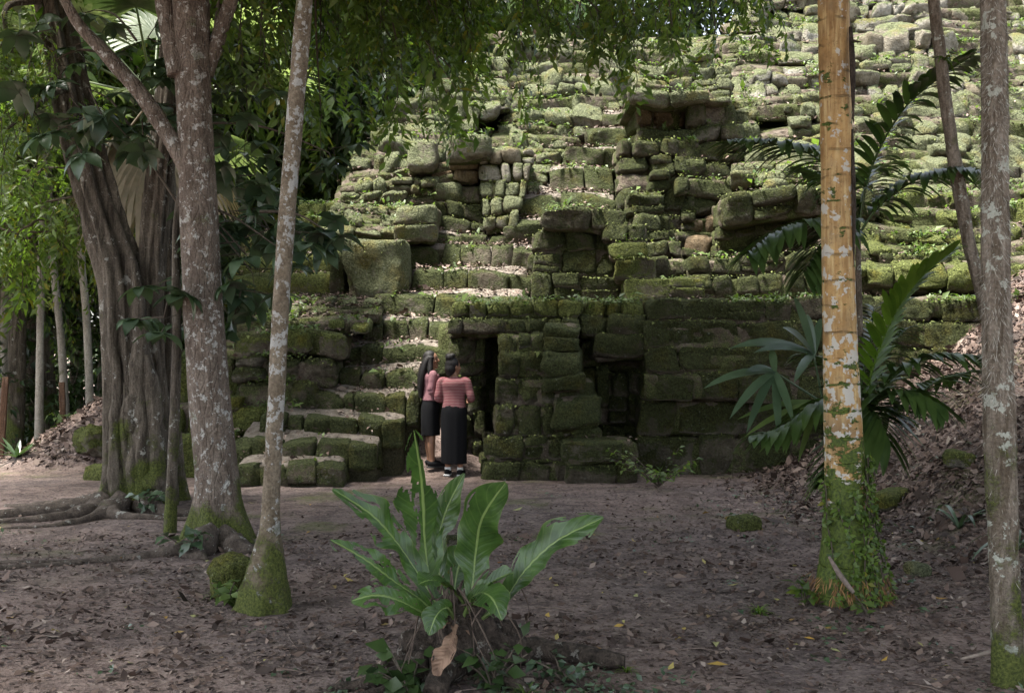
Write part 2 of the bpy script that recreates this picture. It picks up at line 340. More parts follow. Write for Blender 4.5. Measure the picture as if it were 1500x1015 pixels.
def axis(lo, a, b, hi, fine, nc):
    w = np.linspace(0, 1, nc)[1:] ** 2.2
    return np.concatenate([(a - (a - lo) * w)[::-1], np.arange(a, b, fine), b + (hi - b) * w])
xs = axis(-160, -8.5, 8.5, 160, 0.09, 22); ys = axis(-60, 3.5, 17.5, 260, 0.09, 22)
X, Y = np.meshgrid(xs, ys); Z = gz(X, Y)
nx, ny = len(xs), len(ys); a = (np.arange(ny - 1)[:, None] * nx + np.arange(nx - 1)[None]).ravel()
g = Geo(); g.add(np.stack([X, Y, Z], -1), np.column_stack([a, a + 1, a + nx + 1, a + nx]))
tag(g.obj('ground', M['ground']), kind='structure')

# ---------------------------------------------------------------- leaf templates
def leaf_t(w=0.18, fold=0.05, curl=0.1):
    V = np.array([[0, 0, 0], [-w, 0.45, fold], [w, 0.45, fold], [0, 0.48, 0], [0, 1, -curl]], float)
    return V, np.array([[0, 3, 1], [0, 2, 3], [1, 3, 4], [3, 2, 4]])
def basis(d, n):
    d = unit(d); x = unit(np.cross(d, n)); z = np.cross(x, d)
    return np.stack([x, d, z], -1)          # columns: leaf side, leaf axis, leaf normal
def place(V, pos, R, s):
    return (np.einsum('nij,kj->nki', R, V) * np.asarray(s)[:, None, None] + pos[:, None]).reshape(-1, 3)
def scatter(geo, tmpl, pos, d, n, s, mi=0):
    V, T = tmpl; k = len(V); N = len(pos)
    if N == 0: return
    geo.add(place(V, np.asarray(pos), basis(d, n), s), T=(T[None] + (np.arange(N) * k)[:, None, None]).reshape(-1, 3), mi=mi)
def rdir(N): return unit(RNG.normal(size=(N, 3)))
def flat_leaves(geo, P, size, tmpls, tilt=0.35, mi=0, nrm=None):
    """dead leaves lying about on a surface"""
    N = len(P); th = RNG.uniform(0, 2 * np.pi, N)
    n = unit((np.array([0, 0, 1.0]) if nrm is None else nrm) + RNG.normal(size=(N, 3)) * tilt)
    d0 = np.stack([np.cos(th), np.sin(th), np.zeros(N)], -1); d = unit(d0 - (d0 * n).sum(1, keepdims=True) * n)
    which = RNG.integers(0, len(tmpls), N)
    for k, t in enumerate(tmpls):
        m = which == k; scatter(geo, t, P[m], d[m], n[m], (size * RNG.lognormal(0, 0.35, N))[m], mi)
LIT = [leaf_t(0.22, 0.09, 0.16), leaf_t(0.28, -0.07, -0.1), leaf_t(0.16, 0.12, 0.25), leaf_t(0.34, 0.05, -0.2)]
# ---------------------------------------------------------------- the ruined pyramid
def cube_t(n):
    bm = bmesh.new(); bmesh.ops.create_cube(bm, size=2.0)
    bmesh.ops.subdivide_edges(bm, edges=bm.edges[:], cuts=n - 1, use_grid_fill=True)
    bm.verts.ensure_lookup_table(); V = np.array([v.co[:] for v in bm.verts]); Q = np.array([[v.index for v in f.verts] for f in bm.faces]); bm.free()
    return V, Q
CV, CQ = cube_t(8); CVb, CQb = cube_t(14); CVs, CQs = cube_t(5)
def remap(V, p): return np.sign(V) * np.abs(V) ** p
CV = remap(CV, 0.8); CVb = remap(CVb, 0.85); CVs = remap(CVs, 0.8)
def warp(P):
    q = P * np.array([0.55, 0.4, 0.7]); up = sstep(2.3, 4.2, P[:, 2]) * 0.9 + 1.0
    w = P.copy(); w[:, 2] += up * 0.11 * fbm(q * 1.2 + 5.1, 3) * np.clip(P[:, 2] / 0.6, 0, 1); w[:, 1] += up * 0.14 * fbm(q * 1.3 + 40.7, 3); w[:, 0] += 0.06 * up * fbm(q * 1.7 + 90.7, 2)
    return w
def rock(T, c, h, r, rot, amp, freq, seed, shear=0.08, chips=0):
    """rounded, weathered block: T cube template, c centre, h half sizes"""
    rs = np.random.default_rng(seed)
    h = np.asarray(h, float); r = min(r, 0.92 * h.min())
    p = T * h; inner = np.clip(p, -(h - r), h - r); d = p - inner; n = unit(d)
    q = inner + n * r
    corner = rs.normal(size=(3, 3)) * shear; np.fill_diagonal(corner, rs.normal(size=3) * shear * 0.6)
    q = q + (q / h) @ corner * h.min()
    if chips:
        qn = q / h
        for _ in range(chips):                 # broken corners and edges
            nn = unit(rs.normal(size=3)); over = np.clip(qn @ nn - np.abs(nn).sum() * rs.uniform(0.6, 0.86), 0, None); qn = qn - over[:, None] * nn
        q = qn * h
    w = q + rs.uniform(-50, 50, 3)
    q = q + n * (amp * fbm(w * freq, 4, 0.6) + amp * 0.9 * (0.45 - np.abs(vnoise(w * freq * 1.7 + 9)) - 0.4 * np.abs(vnoise(w * freq * 3.9))))[:, None] + 0.5 * amp * np.stack([vnoise(w * freq * 0.5 + k * 31) for k in range(3)], -1)
    ca, sa = math.cos(rot), math.sin(rot)
    R = np.array([[ca, -sa, 0], [sa, ca, 0], [0, 0, 1]])
    tl = rs.normal(size=2) * 0.03
    Rx = np.array([[1, 0, tl[0]], [0, 1, tl[1]], [-tl[0], -tl[1], 1]])
    return (q @ Rx.T) @ R.T + np.asarray(c)

PYR = thing('pyramid', (0, 16, 0), 'ruined stepped pyramid of moss covered limestone blocks with a broken stairway', 'ruin')
STONES = []; PARTS = {}; TREADS = []
def row(part, xl, xr, pt, pb, YL, YR=None, n=0.42, mat='shaded_stone', prot=0.05, gap=0.012, rnd=0.35, amp=0.022, depth=1.1, tilt=0.0,
        lit=0, plants=0, sides='', name='stone', rubble=0.15, toground=False, run=0.42, core='soil', hj=0.12, sd=None, stones=True, notread=False, wild=0.0, fill=0.09):
    YR = YL if YR is None else YR
    A = at(xl, pt, YL); B = at(xr, pt, YR); Ab = at(xl, pb, YL); Bb = at(xr, pb, YR)
    zt = 0.5 * (A[2] + B[2]); zb = 0.5 * (Ab[2] + Bb[2]); L = math.hypot(B[0] - A[0], B[1] - A[1]); ang = math.atan2(B[1] - A[1], B[0] - A[0])
    ux = np.array([math.cos(ang), math.sin(ang), 0]); uy = np.array([-math.sin(ang), math.cos(ang), 0]); H = zt - zb
    pr = PARTS.setdefault(part, {'core': [], 'core_mat': core})
    zlow = zb - 0.03 if not toground else -0.3
    cc = 0.5 * (A + B); cc = np.array([cc[0], cc[1], 0]) + uy * (fill + depth / 2); cc[2] = 0.5 * (zlow + zt - 0.03)
    V = rock(CVb, cc, (L / 2 - 0.03, depth / 2, (zt - 0.03 - zlow) / 2), 0.07, ang, 0.035, 3.0, len(STONES) + 3, 0.0)
    V[:, 2] += tilt * np.clip((V - A) @ uy, 0, 9) * (V[:, 2] > zt - 0.35)
    pr['core'].append(warp(V))
    def lay(P0, u, v, Lr, a):
        s = 0.0
        while s < Lr - 0.04:
            w = n * random.lognormvariate(0, 0.3); w = min(max(w, 0.14), 3 * n)
            if Lr - s - w < 0.45 * n: w = Lr - s
            hh = H * (1 + random.uniform(-hj, hj * 0.7)); d = sd if sd else random.uniform(0.3, 0.5)
            o = random.uniform(-prot, prot)
            if random.random() < rubble and H > 0.22:
                f = random.uniform(0.4, 0.6); parts = [(0, f), (f, 1)]
            else: parts = [(0, 1)]
            if random.random() < wild * 0.5: s += w; continue
            grow = random.uniform(1.2, 1.7) if random.random() < wild else 1.0
            for (f0, f1) in parts:
                z0 = zb + hh * f0; z1 = zb + hh * f1; o2 = o + random.uniform(-prot, prot) * 0.6
                c = P0 + u * (s + w / 2) + v * (d / 2 + o2); c = np.array([c[0], c[1], (z0 + z1) / 2])
                hs = ((w - gap) / 2 * min(grow, 1.25), d / 2 * grow, (z1 - z0 - gap * 0.6) / 2 * grow)
                STONES.append(dict(part=part, name=name, mat=mat, c=c, h=hs, rot=a + random.uniform(-0.05, 0.05) * (1 + 6 * wild), wild=wild, tilt=tilt, r=rnd * 2 * min(hs), amp=amp,
                                   app=(2 * hs[0]) * (2 * hs[2]) / c[1] ** 2))
            s += w
    P0 = np.array([A[0], A[1], 0])
    if stones: lay(P0, ux, uy, L, ang)
    if 'R' in sides: lay(P0 + ux * L + uy * 0.3, uy, -ux, min(depth, 0.9) - 0.3, ang + math.pi / 2)
    if 'L' in sides: lay(P0 + uy * min(depth, 0.9), -uy, ux, min(depth, 0.9) - 0.3, ang - math.pi / 2)
    if not notread: TREADS.append(dict(P=P0, ux=ux, uy=uy, L=L, zt=zt, run=run, tilt=tilt, lit=lit, plants=plants, H=H))

# --- stairway: one part per step
ST = [(345, 508, 684, 714, 13.10), (343, 556, 648, 690, 13.5), (385, 592, 613, 655, 13.95), (440, 614, 578, 620, 14.4), (497, 640, 543, 586, 14.85),
      (500, 662, 509, 552, 15.3), (530, 672, 473, 517, 15.75), (545, 778, 432, 478, 16.2), (600, 784, 397, 440, 16.7), (588, 788, 360, 404, 17.2),
      (607, 750, 342, 368, 17.6), (735, 806, 327, 360, 17.6), (760, 905, 290, 333, 17.95), (800, 900, 254, 297, 18.4), (826, 922, 220, 260, 18.9),
      (860, 926, 188, 226, 19.4), (884, 932, 158, 195, 19.9)]
for k, (xl, xr, pt, pb, Yd) in enumerate(ST):
    row(f'step{k}', xl, xr, pt, pb, Yd, n=0.34 if k < 7 else (0.5 if k < 11 else 0.75), mat='step_stone', prot=0.03, gap=0.003, rnd=0.2, amp=0.022, depth=1.0,
        tilt=0.27 if k < 11 else 0.32, lit=5 if k < 3 else (16 if k < 8 else 26), plants=3 if k > 4 else 1, sides='R' if k < 5 else '', name='step_stone', rubble=0.0, toground=k < 9,
        run=0.46, core='tread_soil', hj=0.08, sd=0.2)
# --- front chamber wall with its narrow doorway, beside the stair
fw = 'front_wall'
row(fw, 664, 945, 446, 470, 14.25, n=0.36, mat='moss_stone', prot=0.06, lit=4, plants=16, depth=1.9, run=1.0)
row(fw, 656, 850, 470, 493, 14.15, n=0.26, prot=0.04, notread=True, depth=1.3)
for (xl, xr, pt, pb, Yd, nn) in [(733, 848, 491, 518, 13.95, 0.27), (732, 830, 516, 555, 13.92, 0.27), (727, 846, 553, 597, 13.88, 0.30), (724, 846, 595, 640, 13.84, 0.28),
                         (706, 850, 638, 674, 13.78, 0.34), (702, 835, 672, 712, 13.72, 0.36)]:
    row(fw, xl, xr, pt, pb, Yd, n=nn, prot=0.02, gap=0.006, rnd=0.2, amp=0.03, fill=0.045, sides='L', depth=1.0, notread=True, toground=pb > 690, hj=0.04, rubble=0.06)
for (xl, xr, pt, pb) in [(657, 716, 470, 498), (657, 714, 497, 532), (658, 713, 531, 566), (657, 712, 565, 602), (660, 713, 600, 640), (655, 711, 638, 704)]:
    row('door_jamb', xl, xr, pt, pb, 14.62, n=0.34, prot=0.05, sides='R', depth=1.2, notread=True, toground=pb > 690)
row('door_jamb', 640, 745, 470, 700, 15.2, n=0.4, mat='shaded_stone', depth=0.6, notread=True, stones=False)
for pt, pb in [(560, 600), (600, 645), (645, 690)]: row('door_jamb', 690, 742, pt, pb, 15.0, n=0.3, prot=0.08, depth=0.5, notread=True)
row('door_lintel', 694, 742, 468, 492, 14.15, n=0.5, prot=0.0, depth=1.0, notread=True, rubble=0)
# stepped-out corner stones and the bench stone
for (xl, xr, pt, pb, Yd, nn) in [(797, 852, 473, 497, 13.85, 0.5), (798, 852, 496, 518, 13.8, 0.5), (797, 855, 516, 556, 13.72, 0.5), (800, 857, 553, 580, 13.75, 0.5), (826, 870, 560, 592, 13.9, 0.4), (808, 881, 586, 632, 13.66, 0.7),
                             (830, 880, 632, 655, 13.8, 0.5)]:
    row('corner_buttress', xl, xr, pt, pb, Yd, n=nn, mat='step_stone', prot=0.03, rnd=0.22, depth=0.9, notread=True, sides='R', rubble=0, amp=0.03)
row('bench_stone', 820, 934, 650, 680, 13.42, n=0.95, mat='step_stone', prot=0.02, rnd=0.3, depth=0.9, rubble=0, amp=0.03, hj=0, lit=3, sd=0.8)
row('bench_stone', 826, 932, 679, 714, 13.48, n=0.6, mat='shaded_stone', prot=0.03, rnd=0.3, depth=0.9, rubble=0, toground=True, notread=True)
# alcove between the chamber wall and the plain wall
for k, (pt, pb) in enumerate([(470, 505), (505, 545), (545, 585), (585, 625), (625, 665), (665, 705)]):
    row('alcove', 842, 958, pt, pb, 14.85, n=0.36, prot=0.10, depth=0.8, notread=True, toground=k == 5, mat='shaded_stone')
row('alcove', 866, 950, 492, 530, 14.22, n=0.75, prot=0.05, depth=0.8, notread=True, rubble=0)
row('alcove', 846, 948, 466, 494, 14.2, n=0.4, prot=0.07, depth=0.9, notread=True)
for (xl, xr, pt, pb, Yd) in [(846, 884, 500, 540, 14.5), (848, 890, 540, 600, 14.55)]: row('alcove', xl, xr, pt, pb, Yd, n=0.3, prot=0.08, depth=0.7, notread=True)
# plain wall to the right, upper half overhanging the lower
for (xl, xr, pt, pb, Yd) in [(948, 1540, 440, 472, 14.15), (944, 1540, 472, 512, 14.1), (946, 1540, 512, 552, 14.08), (942, 1540, 552, 592, 14.05)]:
    row('plain_wall', xl, xr, pt, pb, Yd, n=0.55, prot=0.015, gap=0.004, rnd=0.14, amp=0.026, fill=0.035, sides='L', depth=1.9 if pt == 440 else 1.0, notread=pt > 440, plants=22, run=1.2, lit=10, hj=0.03, rubble=0.05)
for (xl, xr, pt, pb, Yd) in [(934, 1220, 592, 640, 14.27), (932, 1220, 640, 704, 14.22)]:
    row('plain_wall', xl, xr, pt, pb, Yd, n=0.6, prot=0.01, gap=0.004, rnd=0.12, amp=0.024, fill=0.03, sides='L', depth=1.0, notread=True, toground=pb > 690, hj=0.03, rubble=0.03)
# second terrace: block beside the stair with its stepped corner
bt = 'terrace_block'
row(bt, 788, 914, 298, 333, 15.28, n=0.62, prot=0.03, depth=1.6, sides='L', plants=8, lit=3, mat='shaded_stone', rubble=0)
for (pt, pb) in [(332, 366), (365, 402), (401, 442)]: row(bt, 778, 908, pt, pb, 15.45, n=0.36, prot=0.035, depth=1.6, sides='LR', notread=True, rnd=0.25)
for (xl, xr, pt, pb, Yd) in [(878, 950, 320, 348, 15.3), (890, 952, 345, 378, 15.2), (895, 967, 376, 408, 15.1), (910, 990, 405, 442, 15.0)]:
    row(bt, xl, xr, pt, pb, Yd, n=0.6, prot=0.03, depth=0.7, sides='R', rubble=0, mat='moss_stone' if pt > 340 else 'shaded_stone', run=0.3, plants=3)
row('terrace_wall', 985, 1040, 405, 440, 14.9, n=0.4, prot=0.06, depth=0.9, plants=10, mat='moss_stone')
for (xl, xr, pt, pb, Yd) in [(1012, 1560, 370, 398, 15.65), (1005, 1560, 397, 430, 15.55)]:
    row('terrace_wall', xl, xr, pt, pb, Yd, n=0.36, prot=0.05, depth=1.3, plants=12 if pt < 380 else 0, notread=pt > 380, lit=8, run=0.8, sides='L')
row('terrace_wall', 1062, 1290, 282, 324, 16.1, n=0.42, prot=0.06, depth=1.3, plants=14, lit=4, mat='shaded_stone', rnd=0.4, sides='L')
for pt, pb in [(324, 348), (348, 374)]: row('terrace_wall', 1050, 1290, pt, pb, 16.7, n=0.35, prot=0.06, depth=1.2, notread=True)
# rough recess and the tower above it
for k in range(9):
    pt = 200 + 27 * k; row('rough_recess', 908, 1022, pt, pt + 28, 17.6 - 0.07 * k, n=0.30, prot=0.16, depth=1.0, notread=k > 0, rubble=0.3, rnd=0.42, mat='shaded_stone', plants=3)
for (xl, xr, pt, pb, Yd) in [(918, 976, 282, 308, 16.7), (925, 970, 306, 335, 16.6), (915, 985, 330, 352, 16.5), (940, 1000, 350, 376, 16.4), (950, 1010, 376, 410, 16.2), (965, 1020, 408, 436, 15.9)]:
    row('rough_recess', xl, xr, pt, pb, Yd, n=0.4, prot=0.08, depth=1.0, mat='shaded_stone', plants=4)
tw = 'tower'
TW = [(985, 1052, 68, 90, 18.6, 'stone'), (940, 1078, 88, 112, 18.2, 'stone'), (926, 1080, 110, 131, 17.9, 'stone'), (918, 1074, 128, 150, 17.65, 'stone'), (928, 1000, 149, 180, 18.0, 'brown_stone'), (1000, 1078, 146, 182, 17.8, 'shaded_stone'),
      (930, 1088, 179, 206, 17.8, 'shaded_stone'), (926, 1086, 204, 233, 17.7, 'shaded_stone'), (950, 1078, 231, 260, 17.5, 'shaded_stone'), (985, 1076, 258, 286, 17.3, 'shaded_stone'),
      (1000, 1072, 284, 312, 17.4, 'shaded_stone'), (1005, 1070, 312, 342, 17.3, 'brown_stone'), (1005, 1066, 340, 376, 17.2, 'brown_stone')]
for (xl, xr, pt, pb, Yd, m) in TW: row(tw, xl, xr, pt, pb, Yd, n=0.42, prot=0.08, mat=m, depth=1.6, sides='R', plants=4, lit=3, rnd=0.38, rubble=0.2)
# --- rubble slopes made of many courses
def slope(part, rows, prof_l, prof_r, Yf, mat, n=0.42, prot=0.12, jx=14, **kw):
    for i in range(len(rows) - 1):
        pt, pb = rows[i + 1], rows[i]; pm = (pt + pb) / 2
        xl = np.interp(-pm, [-p[0] for p in prof_l], [p[1] for p in prof_l]) + random.uniform(-jx, jx) * 0.5
        xr = np.interp(-pm, [-p[0] for p in prof_r], [p[1] for p in prof_r]) + random.uniform(-4, 4)
        a = dict(n=n * random.uniform(0.8, 1.25), prot=prot, mat=mat, rnd=0.42, gap=0.012, amp=0.05, rubble=0.25, hj=0.2, depth=1.8, tilt=0.32, lit=5, plants=7, run=0.3); a['wild'] = 0.22; a.update(kw)
        row(part, xl, xr, pt, pb + 3, Yf(pm) + random.uniform(-0.12, 0.08), Yf(pm) + random.uniform(-0.12, 0.08), **a)
def rws(b, t, h):
    o = [b]
    while o[-1] > t: o.append(o[-1] - h * random.uniform(0.7, 1.3))
    return o
# left shoulder and dome left of the stair
slope('left_slope', rws(352, 62, 17), [(352, 468), (300, 484), (260, 500), (220, 530), (190, 552), (160, 580), (130, 640), (100, 690), (60, 745)],
      [(352, 590), (300, 640), (235, 650), (200, 665), (150, 745), (60, 760)], lambda p: 17.0 + (350 - p) * 0.0155, 'stone', 0.34)
slope('dome', rws(330, 62, 17), [(330, 700), (290, 703), (200, 722), (150, 735), (60, 742)],
      [(330, 742), (300, 775), (262, 806), (222, 834), (190, 868), (160, 892), (146, 930), (100, 960), (60, 1110)], lambda p: 17.75 + (330 - p) * 0.0155, 'stone', 0.34)
row('left_slope', 655, 724, 196, 236, 17.75, n=0.7, prot=0.04, mat='stone', depth=1.4, rubble=0, rnd=0.4, plants=6)
for (pt, pb, m) in [(234, 252, 'brown_stone'), (252, 272, 'brown_stone'), (272, 296, 'stone'), (296, 320, 'shaded_stone'), (318, 345, 'shaded_stone')]:
    row('left_slope', 632, 706, pt, pb, 18.1 - (pt - 234) * 0.004, n=0.4, prot=0.12, mat=m, depth=1.4, notread=True)
row('left_slope', 596, 642, 200, 250, 18.0, n=0.5, prot=0.05, mat='stone', depth=1.4)
for k in range(5): row('dome', 703, 776 - 4 * k, 218 + 23 * k - 0, 242 + 23 * k, 17.85 - 0.06 * k, n=0.22, prot=0.04, mat='pale_stone' if k < 2 else 'stone', depth=1.5, notread=k > 0, rnd=0.4)
row('left_slope', 574, 640, 298, 352, 17.05, n=0.6, prot=0.04, mat='stone', depth=1.2, rubble=0.1, plants=4)
row('left_block', 503, 594, 350, 440, 16.3, n=1.1, prot=0.0, mat='stone', depth=1.2, rubble=0, rnd=0.12, sides='L', lit=6, amp=0.03, hj=0.02, sd=0.8, plants=4)
row('left_block', 484, 508, 368, 436, 16.5, n=0.3, prot=0.03, mat='shaded_stone', depth=1.0, rubble=0.5)
# lower left wing: mossy wall, stony litter slope and green terraces behind it
LW = [(236, 350, 640, 712, 14.0), (238, 352, 585, 642, 14.3), (232, 345, 520, 588, 14.7)]
for (xl, xr, pt, pb, Yd) in LW: row('left_wing', xl, xr, pt, pb, Yd, n=0.5, prot=0.1, mat='moss_stone', depth=2.2, plants=18, lit=5, toground=pb > 700, tilt=0.1, run=0.5)
for (xl, xr, pt, pb, Yd, m) in [(338, 420, 648, 690, 14.15, 'moss_stone'), (336, 450, 600, 650, 14.3, 'moss_stone'), (338, 470, 560, 602, 14.4, 'shaded_stone'), (342, 492, 523, 562, 14.5, 'shaded_stone'), (338, 505, 488, 525, 14.6, 'moss_stone')]:
    row('left_wing', xl, xr, pt, pb, Yd, n=0.5, prot=0.09, mat=m, depth=1.8, rnd=0.45, plants=10, lit=4, toground=pb > 680, run=0.25, amp=0.04, rubble=0.1)
for k, (xl, xr, pt, pb, Yd) in enumerate([(335, 540, 470, 490, 15.0), (340, 556, 455, 475, 15.5), (350, 562, 443, 460, 16.0)]):
    row('left_wing', xl, xr, pt, pb, Yd, n=0.34, prot=0.14, mat='moss_stone' if k == 0 else 'stone', depth=1.4, rnd=0.5, plants=14, lit=26, tilt=0.16, run=0.6, gap=0.09, hj=0.4)
for (xl, xr, pt, pb, Yd) in [(330, 492, 408, 446, 16.7), (340, 492, 378, 412, 17.3), (352, 490, 345, 382, 18.0), (400, 500, 322, 350, 18.4), (430, 505, 298, 325, 18.9)]:
    row('left_wing', xl, xr, pt, pb, Yd, n=0.6, prot=0.08, mat='moss_stone', depth=1.8, rnd=0.45, plants=36, lit=10, tilt=0.15, run=0.6)
# rubble fill of the mound behind the facing
for p in range(430, 60, -38):
    row('mound_fill', np.interp(-p, [-352, -260, -190, -130, -60], [500, 530, 585, 675, 775]) + 12, 1680, p - 38, p + 10, 18.3 + (350 - p) * 0.0155, depth=2.5, stones=False, notread=True, fill=0.0)
# right-hand slope
slope('right_slope', rws(420, 285, 25), [(420, 1200), (285, 1200)], [(420, 1600), (285, 1600)], lambda p: 15.3 + (420 - p) * 0.0115, 'moss_stone', 0.42, prot=0.1, plants=12)
slope('right_slope', rws(288, 150, 18), [(288, 1078), (150, 1072)], [(288, 1640), (150, 1640)], lambda p: 16.95 + (288 - p) * 0.0135, 'stone', 0.36, prot=0.12, plants=9)
slope('right_slope', rws(152, -10, 18), [(152, 1072), (90, 1062), (60, 1070), (-10, 1110)], [(152, 1680), (-10, 1700)], lambda p: 18.85 + (150 - p) * 0.015, 'pale_stone', 0.36, prot=0.12, plants=9)
for k in range(4): row('summit_wall', 1108, 1420, -60 + 22 * k, -36 + 22 * k, 21.9, n=0.4, prot=0.04, mat='pale_stone', depth=1.5, notread=k > 0)
# build parts and stones
ranked = {}
for i, s in enumerate(STONES): ranked.setdefault(s['name'], []).append((s['app'], i))
single = set()
for nm, L in ranked.items():
    L.sort(reverse=True); single |= {i for _, i in L[:295]}
POBJ = {}
for pn, pr in PARTS.items():
    g = Geo()
    for V in pr['core']: g.add(V, CQb)
    nm = 'step' if pn.startswith('step') else pn
    V0 = np.concatenate(g.V); o0 = [V0[:, 0].mean(), V0[:, 1].min(), max(0.0, V0[:, 2].min())]
    POBJ[pn] = g.obj(nm, M[pr['core_mat']], PYR, origin=o0)
STM = ['shaded_stone', 'stone', 'moss_stone', 'pale_stone', 'step_stone', 'brown_stone']
rest = {}
for i, s in enumerate(STONES):
    tv, tq = (CVb, CQb) if max(s['h'][0], s['h'][2]) > 0.38 else ((CV, CQ) if i in single else (CVs, CQs))
    V = rock(tv, s['c'], s['h'], s['r'] * 0.75, s['rot'], s['amp'], 5.0, 1000 + i, 0.08 + s['wild'] * 0.7, 3 if s['name'] == 'step_stone' or s['amp'] < 0.028 else 7)
    V[:, 2] += s['tilt'] * (V[:, 1] - s['c'][1] + s['h'][1]) * (V[:, 2] > s['c'][2])
    V = warp(V)
    if i in single:
        g = Geo(); g.add(V, tq); g.obj(s['name'], M[s['mat']], POBJ[s['part']], origin=[s['c'][0], s['c'][1], V[:, 2].min()])
    else:
        rest.setdefault('r', Geo()).add(V, tq, mi=STM.index(s['mat']))
tag(rest['r'].obj('rubble_stones', [M[k] for k in STM], PYR), kind='stuff')
print('stones', len(STONES), 'single', len(single))

# ---------------------------------------------------------------- dead leaves and small plants on the ruin
def tread_points(key, mul, front=False):
    out = []
    for t in TREADS:
        n = RNG.poisson(t[key] * t['L'] * mul)
        if not n: continue
        s = RNG.uniform(0.02, 0.98, n) * t['L']; d = RNG.uniform(-0.04, 0.2, n) if front else RNG.uniform(0.05, max(0.1, t['run']), n)
        P = t['P'] + s[:, None] * t['ux'] + d[:, None] * t['uy']; P[:, 2] = t['zt'] + np.clip(d, 0, 9) * t['tilt'] + (0.0 if front else 0.012)
        out.append(P)
    return warp(np.concatenate(out))
g = Geo(); P = tread_points('lit', 5.5); P[:, 2] += RNG.uniform(0, 0.03, len(P)); flat_leaves(g, P, 0.06, LIT, 0.35)
tag(g.obj('stair_leaf_litter', M['litter'], smooth=False), 'brown dead leaves fallen on the stair treads and ledges', 'dead leaves', kind='stuff')
g = Geo(); P = tread_points('plants', 4.0, True); P = P[fbm(P * 1.3 + 7, 3) > RNG.uniform(-0.1, 0.45, len(P))]
k = 7; C = np.repeat(P, k, 0); d = unit(rdir(len(C)) * np.array([1, 1, 0.5]) + np.array([0, -0.45, 0.55])); C = C + RNG.normal(size=C.shape) * 0.03
scatter(g, leaf_t(0.24, 0.06, 0.25), C, d, unit(rdir(len(C)) * 0.5 + np.array([0, -0.3, 1])), RNG.lognormal(math.log(0.047), 0.45, len(C)))
tag(g.obj('ruin_ground_cover', M['leaf_bright'], smooth=False), 'small bright green leaves sprouting between the mossy stones of the ruin', 'ground cover', kind='stuff')
# shaggy moss fringe on stone tops
N = 0; g = Geo(); cs = np.array([s['c'] for s in STONES]); hs_ = np.array([s['h'] for s in STONES]); app = np.array([s['app'] for s in STONES])
mm = np.array([s['mat'] in ('stone', 'moss_stone', 'shaded_stone') for s in STONES]); idx = np.repeat(np.arange(len(STONES))[mm], np.clip((hs_[mm][:, 0] * hs_[mm][:, 1] * 520), 12, 80).astype(int))
u = RNG.uniform(-1, 1, (len(idx), 3)); c = cs[idx]; h = hs_[idx]
P = c + np.stack([u[:, 0] * h[:, 0] * 0.95, -h[:, 1] * (0.97 - 0.35 * (u[:, 1] + 1) / 2 * (u[:, 1] > 0)), h[:, 2] * (0.99 - 0.35 * np.abs(u[:, 2]) ** 3)], -1)
P[:, 2] += 0.005
d = unit(RNG.normal(size=P.shape) * 0.5 + np.array([0, -0.75, 0.15])); scatter(g, leaf_t(0.3, 0.0, 0.5), warp(P), d, unit(RNG.normal(size=P.shape) * 0.5 + np.array([0, -0.3, 1])), RNG.lognormal(math.log(0.026), 0.4, len(P)))
tag(g.obj('moss_fringe', m_leaf('moss_shoots', (0.05, 0.06, 0.02), (0.17, 0.19, 0.07), 0.8, 0.2, spec=0.1), smooth=False), 'shaggy green moss hanging over the edges of the ruin stones', 'moss', kind='stuff')
# ---------------------------------------------------------------- foliage builders
def spray(n_leaf, seed, droop=0.35, w=0.17, leaf=0.2, splay=0.9):
    """a twig of length 1 along +Y with leaves on both sides; returns (V, T, twig tris)"""
    r = np.random.default_rng(seed); V = []; T = []; nb = 0
    t = np.linspace(0, 1, 7); side = r.normal() * 0.15
    C = np.stack([side * t ** 2 + 0.03 * np.sin(t * 7 + seed), t, -droop * t ** 2], -1)
    th = np.arange(3) * 2.094
    rad = 0.011 * (1 - 0.75 * t)
    ring = C[:, None] + np.stack([np.cos(th), 0 * th, np.sin(th)], -1)[None] * rad[:, None, None]
    V.append(ring.reshape(-1, 3)); TW = []
    for i in range(6):
        for j in range(3):
            a, b = i * 3 + j, i * 3 + (j + 1) % 3; TW += [[a, b, b + 3], [a, b + 3, a + 3]]
    nb = 21; lt = [leaf_t(w, 0.05, 0.18), leaf_t(w * 1.15, 0.08, 0.3), leaf_t(w * 0.85, 0.02, 0.08)]
    for k in range(n_leaf):
        u = 0.12 + 0.88 * (k + r.uniform(0, 0.6)) / n_leaf; p = np.array([np.interp(u, t, C[:, i]) for i in range(3)])
        # secondary twiglets push the leaf off the axis
        sg = 1 if k % 2 else -1; off = r.uniform(0, 0.24) * (1 - 0.5 * u)
        d = unit(np.array([sg * splay * r.uniform(0.5, 1.2), r.uniform(0.3, 1.0), -r.uniform(0.0, 0.75)])); p = p + np.array([sg * off, off * 0.5, r.normal() * 0.04 - off * 0.2])
        nn = unit(np.array([r.normal() * 0.45, r.normal() * 0.35, 1.0])); v, tt = lt[r.integers(3)]
        V.append(place(v, p[None], basis(d[None], nn[None]), [leaf * r.uniform(0.65, 1.2)])); T.append(tt + nb); nb += 5
    return np.concatenate(V), np.concatenate(T), np.array(TW)
